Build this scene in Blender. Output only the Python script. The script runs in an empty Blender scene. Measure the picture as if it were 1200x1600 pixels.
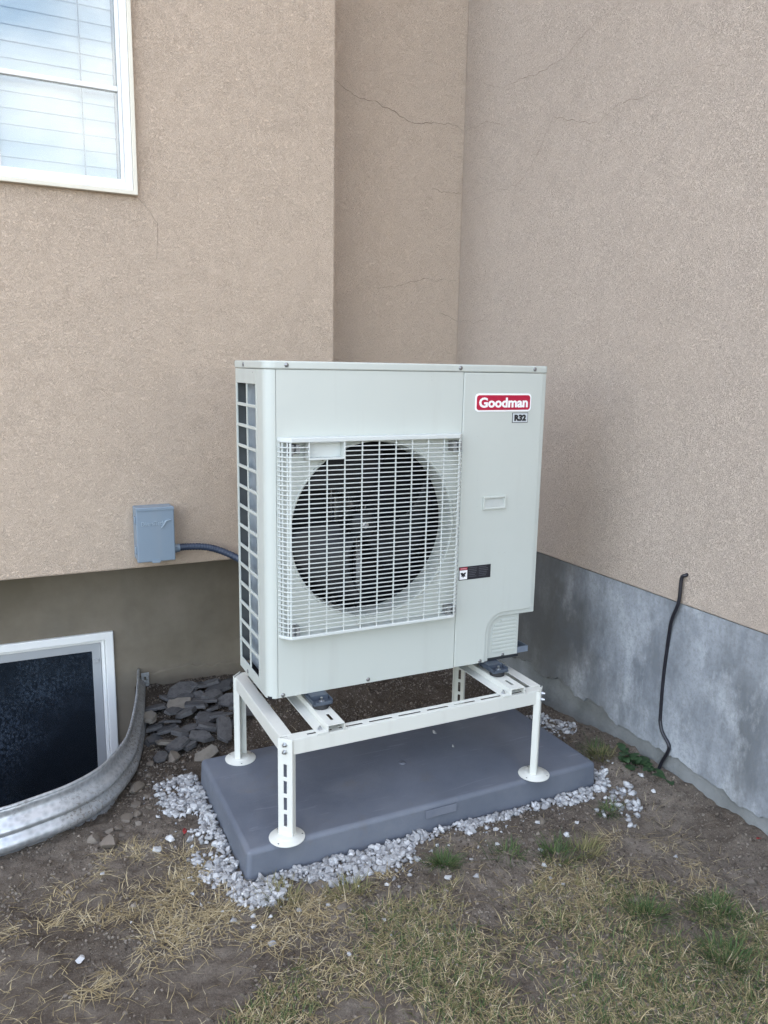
import bpy, bmesh, math, random
import numpy as np
from mathutils import Vector, Matrix

random.seed(7)
rng = np.random.default_rng(7)
R = math.radians
scene = bpy.context.scene
COL = scene.collection

# ------------------------------------------------------------------ camera
cam_data = bpy.data.cameras.new('camera')
cam = bpy.data.objects.new('camera', cam_data)
COL.objects.link(cam)
yaw, pitch, roll = 0.453047, -0.1856566, 0.01807817
fw = Vector((math.sin(yaw) * math.cos(pitch), math.cos(yaw) * math.cos(pitch), math.sin(pitch)))
rt = Vector((math.cos(yaw), -math.sin(yaw), 0))
up = rt.cross(fw)
rt2 = rt * math.cos(roll) + up * math.sin(roll)
up2 = up * math.cos(roll) - rt * math.sin(roll)
cam.matrix_world = Matrix(((rt2.x, up2.x, -fw.x, -0.63314),
                           (rt2.y, up2.y, -fw.y, -2.05094),
                           (rt2.z, up2.z, -fw.z, 1.40584),
                           (0, 0, 0, 1)))
cam_data.sensor_fit = 'VERTICAL'
cam_data.sensor_height = 36.0
cam_data.lens = 1212.42 / 1600 * 36.0
cam_data.clip_start = 0.02
cam_data.clip_end = 500
scene.camera = cam

# ------------------------------------------------------------------ world, sun, exposure
SUN_EL, SUN_AZ = 44.0, -48.0          # the sun stands behind the house: the yard is in open shade
world = bpy.data.worlds.new('World')
scene.world = world
world.use_nodes = True
wn = world.node_tree.nodes
wl = world.node_tree.links
bg = wn['Background']
sky = wn.new('ShaderNodeTexSky')
sky.sky_type = 'NISHITA'
sky.sun_disc = False
sky.sun_elevation = R(SUN_EL)
sky.sun_rotation = R(SUN_AZ)
sky.air_density = 1.0
sky.dust_density = 1.0
sky.ozone_density = 1.0
# broken white cloud over the whole sky
tc = wn.new('ShaderNodeTexCoord')
mp = wn.new('ShaderNodeMapping')
mp.inputs['Scale'].default_value = (1, 1, 2.2)
cn = wn.new('ShaderNodeTexNoise')
cn.inputs['Scale'].default_value = 2.6
cn.inputs['Detail'].default_value = 6
cr = wn.new('ShaderNodeMapRange')
cr.inputs['From Min'].default_value = 0.46
cr.inputs['From Max'].default_value = 0.70
cmix = wn.new('ShaderNodeMix')
cmix.data_type = 'RGBA'
cmix.inputs['B'].default_value = (9.0, 8.9, 8.7, 1)
wl.new(tc.outputs['Generated'], mp.inputs['Vector'])
wl.new(mp.outputs['Vector'], cn.inputs['Vector'])
wl.new(cn.outputs['Fac'], cr.inputs['Value'])
wl.new(cr.outputs['Result'], cmix.inputs['Factor'])
wl.new(sky.outputs['Color'], cmix.inputs['A'])
wl.new(cmix.outputs['Result'], bg.inputs['Color'])
bg.inputs['Strength'].default_value = 0.15

sun_data = bpy.data.lights.new('sun', 'SUN')
sun_data.energy = 3.0
sun_data.angle = R(0.5)
sun_data.color = (1.0, 0.95, 0.88)
sun = bpy.data.objects.new('sun', sun_data)
COL.objects.link(sun)
sdir = Vector((math.sin(R(SUN_AZ)) * math.cos(R(SUN_EL)), math.cos(R(SUN_AZ)) * math.cos(R(SUN_EL)), math.sin(R(SUN_EL))))
sun.rotation_euler = sdir.to_track_quat('Z', 'Y').to_euler()
sun.location = (0, 6, 14)

vs = scene.view_settings
vs.view_transform = 'Standard'
vs.look = 'None'
vs.gamma = 1.0
vs.use_curve_mapping = False
vs.exposure = 2.3
scene.cycles.max_bounces = 8
scene.cycles.use_denoising = True
scene.cycles.denoising_prefilter = 'NONE'


# ------------------------------------------------------------------ materials
class NT:
    """Small helper round a material's node tree."""
    def __init__(self, name):
        self.m = bpy.data.materials.new(name)
        self.m.use_nodes = True
        self.t = self.m.node_tree
        self.n = self.t.nodes
        self.b = self.n['Principled BSDF']
        self._pos = None

    def link(self, a, b):
        self.t.links.new(a, b)

    def pos(self, scale=(1, 1, 1)):
        g = self.n.new('ShaderNodeTexCoord')
        m = self.n.new('ShaderNodeMapping')
        m.inputs['Scale'].default_value = scale
        self.link(g.outputs['Object'], m.inputs['Vector'])
        return m.outputs['Vector']

    def noise(self, scale, detail=4, rough=0.55, vec=None, dist=0.0):
        n = self.n.new('ShaderNodeTexNoise')
        n.inputs['Scale'].default_value = scale
        n.inputs['Detail'].default_value = detail
        n.inputs['Roughness'].default_value = rough
        n.inputs['Distortion'].default_value = dist
        self.link(vec if vec is not None else self.pos(), n.inputs['Vector'])
        return n.outputs['Fac']

    def rng(self, v, a, b, c=0.0, d=1.0):
        n = self.n.new('ShaderNodeMapRange')
        n.inputs['From Min'].default_value = a
        n.inputs['From Max'].default_value = b
        n.inputs['To Min'].default_value = c
        n.inputs['To Max'].default_value = d
        self.link(v, n.inputs['Value'])
        return n.outputs['Result']

    def math(self, op, a, b=None):
        n = self.n.new('ShaderNodeMath')
        n.operation = op
        for i, x in enumerate((a, b)):
            if x is None:
                continue
            if isinstance(x, (int, float)):
                n.inputs[i].default_value = x
            else:
                self.link(x, n.inputs[i])
        return n.outputs['Value']

    def mix(self, f, a, b):
        n = self.n.new('ShaderNodeMix')
        n.data_type = 'RGBA'
        for k, x in (('Factor', f), ('A', a), ('B', b)):
            if isinstance(x, (int, float)):
                n.inputs[k].default_value = x
            elif isinstance(x, tuple):
                n.inputs[k].default_value = (*x, 1)
            else:
                self.link(x, n.inputs[k])
        return n.outputs['Result']

    def bump(self, h, strength, dist, prev=None):
        n = self.n.new('ShaderNodeBump')
        n.inputs['Strength'].default_value = strength
        n.inputs['Distance'].default_value = dist
        self.link(h, n.inputs['Height'])
        if prev is not None:
            self.link(prev, n.inputs['Normal'])
        return n.outputs['Normal']

    def set(self, color=None, rough=None, normal=None, metal=None, **kw):
        for k, x in (('Base Color', color), ('Roughness', rough), ('Normal', normal), ('Metallic', metal)):
            if x is None:
                continue
            if isinstance(x, (int, float)):
                self.b.inputs[k].default_value = x
            elif isinstance(x, tuple):
                self.b.inputs[k].default_value = (*x, 1)
            else:
                self.link(x, self.b.inputs[k])
        for k, x in kw.items():
            self.b.inputs[k.replace('_', ' ')].default_value = x
        return self.m


def mottled(name, c1, c2, scale=8, rough=0.5, bump=None, metal=0.0, spec=0.5, detail=5):
    t = NT(name)
    f = t.rng(t.noise(scale, detail), 0.3, 0.7)
    n = None
    if bump:
        n = t.bump(t.noise(bump[0], 4), bump[1], bump[2])
    return t.set(t.mix(f, c1, c2), rough, n, metal, Specular_IOR_Level=spec)


def stucco_mat(name, base, dark):
    t = NT(name)
    v = t.pos()
    # fine sand finish with short trowel lines, the same density everywhere
    n1 = t.noise(58, 3, 0.6, v, 2.6)
    g1 = t.rng(t.math('ABSOLUTE', t.math('SUBTRACT', n1, 0.5)), 0.0, 0.030, 1.0, 0.0)
    g1 = t.math('MULTIPLY', g1, t.rng(t.noise(16, 3, 0.6, v), 0.36, 0.60, 0.65, 1.0))
    n2 = t.noise(150, 2, 0.6, v, 1.8)
    g2 = t.rng(t.math('ABSOLUTE', t.math('SUBTRACT', n2, 0.5)), 0.0, 0.05, 0.55, 0.0)
    fine = t.noise(420, 3, 0.65, v)
    groove = t.math('MAXIMUM', g1, g2)
    h = t.math('SUBTRACT', t.math('MULTIPLY', fine, 0.6), groove)
    h = t.math('ADD', h, t.math('MULTIPLY', t.noise(52, 3, 0.6, v), 1.0))
    nrm = t.bump(h, 0.9, 0.0021)
    big = t.rng(t.noise(0.8, 4, 0.55, v), 0.3, 0.72)
    streak = t.rng(t.noise(2.0, 4, 0.6, t.pos((1.0, 1.0, 0.22))), 0.45, 0.8)
    col = t.mix(big, base, tuple(c * k for c, k in zip(base, (0.96, 0.955, 0.95))))
    col = t.mix(t.math('MULTIPLY', streak, 0.25), col, tuple(c * k for c, k in zip(base, (0.84, 0.86, 0.90))))
    # faint rusty water marks
    rust = t.rng(t.noise(1.7, 3, 0.5, t.pos((1.3, 1.3, 0.6))), 0.62, 0.78)
    col = t.mix(t.math('MULTIPLY', rust, 0.22), col, tuple(c * k for c, k in zip(base, (0.92, 0.80, 0.66))))
    col = t.mix(t.math('MULTIPLY', groove, 0.26), col, dark)  # groove dirt, plus relief shade put into the colour
    col = t.mix(t.math('MULTIPLY', t.rng(fine, 0.45, 0.7), 0.22), col, tuple(min(1, c * 1.22) for c in base))
    return t.set(col, 0.92, nrm, Specular_IOR_Level=0.2)


M = {}
M['stucco_side_light'] = stucco_mat('stucco_greyer_light', (0.585, 0.49, 0.405), (0.20, 0.16, 0.125))  # same stucco; greyer cast of the light on the side wall put into colour
M['stucco'] = stucco_mat('stucco', (0.645, 0.515, 0.40), (0.21, 0.16, 0.115))


def concrete_mat():
    t = NT('foundation_concrete')
    v = t.pos()
    big = t.rng(t.noise(3.2, 6, 0.68, t.pos((1, 1, 0.5))), 0.40, 0.60)
    col = t.mix(big, (0.155, 0.170, 0.188), (0.33, 0.353, 0.378))
    st = t.rng(t.noise(5.5, 6, 0.65, t.pos((1, 1, 0.16))), 0.50, 0.64)
    col = t.mix(t.math('MULTIPLY', st, 0.55), col, (0.115, 0.12, 0.12))
    wh = t.rng(t.noise(6, 6, 0.7, t.pos((1, 1.2, 0.6))), 0.52, 0.66)
    col = t.mix(t.math('MULTIPLY', wh, 0.6), col, (0.46, 0.485, 0.505))
    sp = t.rng(t.noise(90, 5, 0.75, v), 0.46, 0.64)
    col = t.mix(t.math('MULTIPLY', sp, 0.45), col, (0.16, 0.165, 0.165))
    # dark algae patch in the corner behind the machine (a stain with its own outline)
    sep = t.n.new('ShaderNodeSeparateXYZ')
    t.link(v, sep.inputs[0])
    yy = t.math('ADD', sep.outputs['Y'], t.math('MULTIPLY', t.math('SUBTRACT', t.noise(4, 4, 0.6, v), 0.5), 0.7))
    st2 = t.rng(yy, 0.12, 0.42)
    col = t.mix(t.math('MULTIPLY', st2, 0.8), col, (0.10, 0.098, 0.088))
    n = t.bump(t.noise(45, 6, 0.7, v), 0.35, 0.004)
    n = t.bump(t.noise(300, 3, 0.6, v), 0.3, 0.001, n)
    return t.set(col, 0.9, n, Specular_IOR_Level=0.25)


M['concrete'] = concrete_mat()
M['concrete_rough'] = mottled('rough_footing_concrete', (0.135, 0.142, 0.138), (0.24, 0.25, 0.25), 6, 0.92, bump=(70, 0.7, 0.006), spec=0.2)


def parge_mat():
    t = NT('old_parging')
    v = t.pos()
    col = t.mix(t.rng(t.noise(3, 6, 0.65, v), 0.35, 0.68), (0.150, 0.128, 0.095), (0.215, 0.185, 0.145))
    st = t.rng(t.noise(6, 5, 0.6, t.pos((1, 1, 0.2))), 0.5, 0.75)
    col = t.mix(t.math('MULTIPLY', st, 0.4), col, (0.13, 0.125, 0.11))
    n = t.bump(t.noise(60, 6, 0.7, v), 0.3, 0.003)
    return t.set(col, 0.92, n, Specular_IOR_Level=0.2)


M['parging'] = parge_mat()


def dirt_mat():
    t = NT('dirt')
    v = t.pos()
    big = t.rng(t.noise(2.4, 6, 0.6, v), 0.36, 0.66)
    col = t.mix(big, (0.12, 0.098, 0.078), (0.235, 0.20, 0.166))
    mid = t.rng(t.noise(24, 7, 0.8, v), 0.42, 0.62)
    col = t.mix(t.math('MULTIPLY', mid, 0.6), col, (0.070, 0.054, 0.042))
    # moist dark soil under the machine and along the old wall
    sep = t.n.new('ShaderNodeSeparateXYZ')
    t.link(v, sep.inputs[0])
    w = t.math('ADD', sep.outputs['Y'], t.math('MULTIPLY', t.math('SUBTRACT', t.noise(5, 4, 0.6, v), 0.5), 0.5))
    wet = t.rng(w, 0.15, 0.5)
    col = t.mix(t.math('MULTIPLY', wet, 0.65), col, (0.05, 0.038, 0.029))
    fine = t.noise(190, 5, 0.75, v)
    col = t.mix(t.math('MULTIPLY', t.rng(fine, 0.54, 0.66), 0.55), col, (0.27, 0.235, 0.195))
    n = t.bump(t.noise(70, 6, 0.8, v), 0.9, 0.010)
    n = t.bump(fine, 0.8, 0.003, n)
    return t.set(col, 0.98, n, Specular_IOR_Level=0.08)


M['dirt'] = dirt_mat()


def paint_mat(name, col, rough=0.34):
    t = NT(name)
    v = t.pos()
    c = t.mix(t.math('MULTIPLY', t.rng(t.noise(3, 5, 0.6, v), 0.4, 0.75), 0.45), col, tuple(x * 0.92 for x in col))
    # dust film and faint run marks
    run = t.rng(t.noise(16, 4, 0.6, t.pos((1, 1, 0.07))), 0.56, 0.74)
    c = t.mix(t.math('MULTIPLY', run, 0.14), c, (0.34, 0.32, 0.28))
    d = t.rng(t.noise(130, 4, 0.7, v), 0.66, 0.74)
    c = t.mix(t.math('MULTIPLY', d, 0.30), c, (0.30, 0.27, 0.23))
    r = t.rng(t.noise(12, 5, 0.6, v), 0.3, 0.7, rough - 0.07, rough + 0.14)
    n = t.bump(t.noise(500, 2, 0.5, v), 0.05, 0.0006)
    n = t.bump(t.noise(5, 2, 0.5, v), 0.15, 0.004, n)
    return t.set(c, r, n, Specular_IOR_Level=0.5)


M['paint'] = paint_mat('ivory_paint', (0.505, 0.53, 0.485))
M['guard'] = paint_mat('guard_plastic', (0.57, 0.595, 0.565), 0.42)
M['stand'] = paint_mat('stand_powder_coat', (0.63, 0.63, 0.575), 0.4)
M['white_frame'] = paint_mat('white_vinyl', (0.80, 0.80, 0.78), 0.4)
M['cream_frame'] = paint_mat('cream_trim', (0.70, 0.66, 0.55), 0.5)
M['grey_sash'] = paint_mat('grey_screen_frame', (0.36, 0.37, 0.38), 0.5)
M['box_grey'] = paint_mat('grey_enclosure_paint', (0.20, 0.255, 0.31), 0.42)
M['box_pale'] = paint_mat('pale_enclosure_paint', (0.33, 0.40, 0.46), 0.45)  # lighter copy of the box grey for the raised lettering and swoosh
M['box_dark'] = paint_mat('dark_enclosure', (0.05, 0.06, 0.07), 0.5)
M['fan_black'] = mottled('fan_black', (0.006, 0.007, 0.009), (0.012, 0.014, 0.018), 6, 0.45)
M['dark_inside'] = mottled('dark_casing', (0.005, 0.006, 0.009), (0.010, 0.013, 0.018), 6, 0.7)
M['rubber'] = mottled('black_rubber', (0.012, 0.012, 0.013), (0.02, 0.02, 0.022), 30, 0.6)
M['cable'] = mottled('black_cable', (0.008, 0.008, 0.012), (0.016, 0.016, 0.022), 30, 0.38)
M['conduit'] = mottled('blue_grey_conduit', (0.022, 0.034, 0.062), (0.034, 0.048, 0.078), 30, 0.45)
M['steel'] = mottled('bare_steel', (0.42, 0.43, 0.45), (0.58, 0.59, 0.60), 60, 0.32, metal=1.0)
M['foot_steel'] = mottled('dark_blue_steel', (0.06, 0.075, 0.10), (0.09, 0.11, 0.14), 30, 0.4, metal=0.3)
M['screw'] = mottled('screw_zinc', (0.22, 0.22, 0.22), (0.34, 0.34, 0.34), 200, 0.35, metal=0.9)
M['clip'] = mottled('grey_clip', (0.17, 0.17, 0.165), (0.24, 0.24, 0.235), 60, 0.5)
M['red'] = mottled('badge_red', (0.40, 0.004, 0.036), (0.44, 0.006, 0.042), 12, 0.35)
M['badge_white'] = mottled('badge_white', (0.84, 0.84, 0.84), (0.88, 0.88, 0.88), 12, 0.4)
M['ink'] = mottled('black_ink', (0.010, 0.010, 0.014), (0.016, 0.016, 0.02), 12, 0.4)
M['label_grey'] = mottled('label_grey', (0.52, 0.55, 0.56), (0.56, 0.59, 0.60), 12, 0.45)
M['label_print'] = mottled('label_print', (0.06, 0.06, 0.075), (0.09, 0.09, 0.10), 40, 0.5)
M['label_pink'] = mottled('label_pink', (0.62, 0.28, 0.30), (0.68, 0.34, 0.36), 40, 0.5)
M['label_red'] = mottled('label_red', (0.33, 0.03, 0.05), (0.38, 0.04, 0.06), 40, 0.5)
M['blind'] = mottled('blind_white', (0.80, 0.80, 0.79), (0.86, 0.86, 0.85), 5, 0.5)
M['blind_cord'] = mottled('blind_cord', (0.30, 0.29, 0.27), (0.40, 0.39, 0.36), 5, 0.7)
M['crack'] = mottled('crack_brown', (0.20, 0.155, 0.12), (0.32, 0.25, 0.20), 20, 0.95, spec=0.1)  # mottled brown, darker than the stucco, for all wall cracks
M['room'] = mottled('room_wall', (0.35, 0.34, 0.32), (0.42, 0.41, 0.39), 2, 0.9)
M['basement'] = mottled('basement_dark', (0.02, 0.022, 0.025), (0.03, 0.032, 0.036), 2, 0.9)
M['roof'] = mottled('roof_shingle', (0.09, 0.08, 0.075), (0.14, 0.125, 0.115), 12, 0.9)


def pad_mat():
    t = NT('pad_plastic')
    v = t.pos()
    c = t.mix(t.rng(t.noise(3.5, 6, 0.6, v), 0.35, 0.7), (0.100, 0.113, 0.140), (0.142, 0.156, 0.186))
    dust = t.rng(t.noise(9, 6, 0.7, v), 0.5, 0.75)
    c = t.mix(t.math('MULTIPLY', dust, 0.35), c, (0.20, 0.205, 0.215))
    sc = t.rng(t.noise(14, 3, 0.6, t.pos((0.25, 3.5, 1)), 1.5), 0.62, 0.7)
    c = t.mix(t.math('MULTIPLY', sc, 0.5), c, (0.20, 0.21, 0.24))
    mud = t.rng(t.noise(6, 6, 0.75, v), 0.60, 0.72)
    c = t.mix(t.math('MULTIPLY', mud, 0.35), c, (0.15, 0.13, 0.11))
    n = t.bump(t.noise(160, 4, 0.6, v), 0.3, 0.002)
    n = t.bump(t.noise(5, 3, 0.5, v), 0.3, 0.012, n)
    return t.set(c, t.rng(dust, 0, 1, 0.52, 0.8), n, Specular_IOR_Level=0.35)


M['pad'] = pad_mat()
M['pad_patch'] = mottled('pad_patch', (0.135, 0.148, 0.182), (0.16, 0.172, 0.205), 20, 0.7)


def galv_mat():
    t = NT('galvanised_steel')
    v = t.pos()
    vo = t.n.new('ShaderNodeTexVoronoi')
    vo.inputs['Scale'].default_value = 60
    t.link(v, vo.inputs['Vector'])
    c = t.mix(t.rng(vo.outputs['Distance'], 0, 0.7), (0.33, 0.35, 0.37), (0.50, 0.52, 0.54))
    mud = t.rng(t.noise(95, 4, 0.7, t.pos((1, 1, 1.2))), 0.54, 0.58)
    zone = t.rng(t.noise(4, 4, 0.6, v), 0.40, 0.62)
    c2 = t.mix(t.math('MULTIPLY', t.math('MULTIPLY', mud, zone), 0.85), c, (0.11, 0.085, 0.062))
    film = t.rng(t.noise(8, 5, 0.6, v), 0.45, 0.75)
    c2 = t.mix(t.math('MULTIPLY', film, 0.35), c2, (0.26, 0.25, 0.235))
    r = t.rng(t.math('MULTIPLY', mud, zone), 0, 1, 0.42, 0.9)
    m = t.rng(t.math('MULTIPLY', mud, zone), 0, 1, 0.65, 0.0)
    n = t.bump(t.noise(30, 4, 0.6, v), 0.1, 0.004)
    return t.set(c2, r, n, m)


M['galv'] = galv_mat()


def glass_mat(name, tint, ior, dirt=0.0):
    """Thin pane: clear with a mirror coat that grows at grazing angles."""
    m = bpy.data.materials.new(name)
    m.use_nodes = True
    n, l = m.node_tree.nodes, m.node_tree.links
    n.remove(n['Principled BSDF'])
    out = n['Material Output']
    tr = n.new('ShaderNodeBsdfTransparent')
    tr.inputs['Color'].default_value = (*tint, 1)
    gl = n.new('ShaderNodeBsdfGlossy')
    gl.inputs['Roughness'].default_value = 0.015
    fr = n.new('ShaderNodeFresnel')
    fr.inputs['IOR'].default_value = ior
    mx = n.new('ShaderNodeMixShader')
    l.new(fr.outputs['Fac'], mx.inputs['Fac'])
    l.new(tr.outputs['BSDF'], mx.inputs[1])
    l.new(gl.outputs['BSDF'], mx.inputs[2])
    if not dirt:
        l.new(mx.outputs['Shader'], out.inputs['Surface'])
        return m
    tcn = n.new('ShaderNodeTexCoord')
    mpn = n.new('ShaderNodeMapping')
    mpn.inputs['Scale'].default_value = (1, 1, 0.7)
    nz = n.new('ShaderNodeTexNoise')
    nz.inputs['Scale'].default_value = 130
    nz.inputs['Detail'].default_value = 6
    nz2 = n.new('ShaderNodeTexNoise')
    nz2.inputs['Scale'].default_value = 2.6
    nz2.inputs['Detail'].default_value = 5
    l.new(tcn.outputs['Object'], mpn.inputs['Vector'])
    l.new(mpn.outputs['Vector'], nz.inputs['Vector'])
    l.new(tcn.outputs['Object'], nz2.inputs['Vector'])
    r1 = n.new('ShaderNodeMapRange')
    r1.inputs['From Min'].default_value = 0.42
    r1.inputs['From Max'].default_value = 0.66
    r2 = n.new('ShaderNodeMapRange')
    r2.inputs['From Min'].default_value = 0.47
    r2.inputs['From Max'].default_value = 0.66
    l.new(nz.outputs['Fac'], r1.inputs['Value'])
    l.new(nz2.outputs['Fac'], r2.inputs['Value'])
    mu = n.new('ShaderNodeMath')
    mu.operation = 'MULTIPLY'
    l.new(r1.outputs['Result'], mu.inputs[0])
    l.new(r2.outputs['Result'], mu.inputs[1])
    mu2 = n.new('ShaderNodeMath')
    mu2.operation = 'MULTIPLY_ADD'
    mu2.inputs[1].default_value = dirt
    mu2.inputs[2].default_value = dirt * 0.28
    l.new(mu.outputs['Value'], mu2.inputs[0])
    df = n.new('ShaderNodeBsdfDiffuse')
    df.inputs['Color'].default_value = (0.17, 0.22, 0.29, 1)
    mx2 = n.new('ShaderNodeMixShader')
    l.new(mu2.outputs['Value'], mx2.inputs['Fac'])
    l.new(mx.outputs['Shader'], mx2.inputs[1])
    l.new(df.outputs['BSDF'], mx2.inputs[2])
    l.new(mx2.outputs['Shader'], out.inputs['Surface'])
    return m


M['glass'] = glass_mat('window_glass', (0.93, 0.96, 0.96), 1.9)
M['dirty_glass'] = glass_mat('dirty_basement_glass', (0.30, 0.36, 0.44), 1.5, 0.24)


def coil_mat():
    t = NT('coil_fins')
    v = t.pos()
    wv = t.n.new('ShaderNodeTexWave')
    wv.inputs['Scale'].default_value = 90
    wv.bands_direction = 'Y'
    t.link(v, wv.inputs['Vector'])
    c = t.mix(t.rng(t.noise(14, 5, 0.6, v), 0.35, 0.7), (0.30, 0.37, 0.43), (0.50, 0.56, 0.60))
    c = t.mix(t.math('MULTIPLY', wv.outputs['Fac'], 0.35), c, (0.06, 0.08, 0.10))
    return t.set(c, 0.4, t.bump(wv.outputs['Fac'], 0.4, 0.002), 0.4)


M['coil'] = coil_mat()


def stone_mat(name, c1, c2, c3, scale=25):
    t = NT(name)
    g = t.n.new('ShaderNodeNewGeometry')
    v = t.pos()
    rnd = g.outputs['Random Per Island']
    c = t.mix(rnd, c1, c2)
    c = t.mix(t.math('MULTIPLY', t.rng(t.noise(scale, 5, 0.7, v), 0.45, 0.7), 0.6), c, c3)
    n = t.bump(t.noise(scale * 6, 4, 0.7, v), 0.35, 0.0015)
    return t.set(c, 0.8, n, Specular_IOR_Level=0.3)


M['gravel'] = stone_mat('white_marble_gravel', (0.19, 0.188, 0.19), (0.60, 0.60, 0.595), (0.21, 0.205, 0.20), 70)
M['cobble'] = stone_mat('brown_field_stone', (0.11, 0.09, 0.07), (0.20, 0.17, 0.14), (0.055, 0.046, 0.038), 80)
M['pebble'] = stone_mat('brown_pebble', (0.10, 0.08, 0.06), (0.26, 0.22, 0.18), (0.08, 0.065, 0.05), 60)
M['crumb'] = stone_mat('soil_crumb', (0.055, 0.042, 0.032), (0.24, 0.205, 0.168), (0.06, 0.047, 0.036), 60)
M['slate'] = stone_mat('dark_slate', (0.052, 0.051, 0.053), (0.105, 0.101, 0.100), (0.030, 0.029, 0.029), 60)
M['slate_brown'] = stone_mat('brownish_slate', (0.17, 0.15, 0.125), (0.20, 0.18, 0.15), (0.10, 0.09, 0.08), 30)


def blade_mat(name, c1, c2, c3):
    t = NT(name)
    g = t.n.new('ShaderNodeNewGeometry')
    r = g.outputs['Random Per Island']
    c = t.mix(t.rng(r, 0, 0.6), c1, c2)
    c = t.mix(t.rng(r, 0.7, 1.0), c, c3)
    return t.set(c, 0.7, Specular_IOR_Level=0.25)


M['straw'] = blade_mat('dry_straw', (0.23, 0.175, 0.09), (0.40, 0.325, 0.185), (0.54, 0.47, 0.32))
M['grass'] = blade_mat('green_grass', (0.035, 0.065, 0.022), (0.065, 0.105, 0.035), (0.14, 0.15, 0.06))
M['olive'] = blade_mat('olive_grass', (0.11, 0.115, 0.045), (0.17, 0.16, 0.07), (0.26, 0.22, 0.11))
M['weed'] = mottled('weed_leaf', (0.014, 0.036, 0.012), (0.03, 0.064, 0.022), 40, 0.55)
M['red_leaf'] = mottled('red_leaf', (0.22, 0.015, 0.015), (0.30, 0.02, 0.02), 40, 0.6)
M['dead_leaf'] = mottled('dead_leaf', (0.16, 0.07, 0.03), (0.24, 0.11, 0.05), 40, 0.7)


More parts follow.
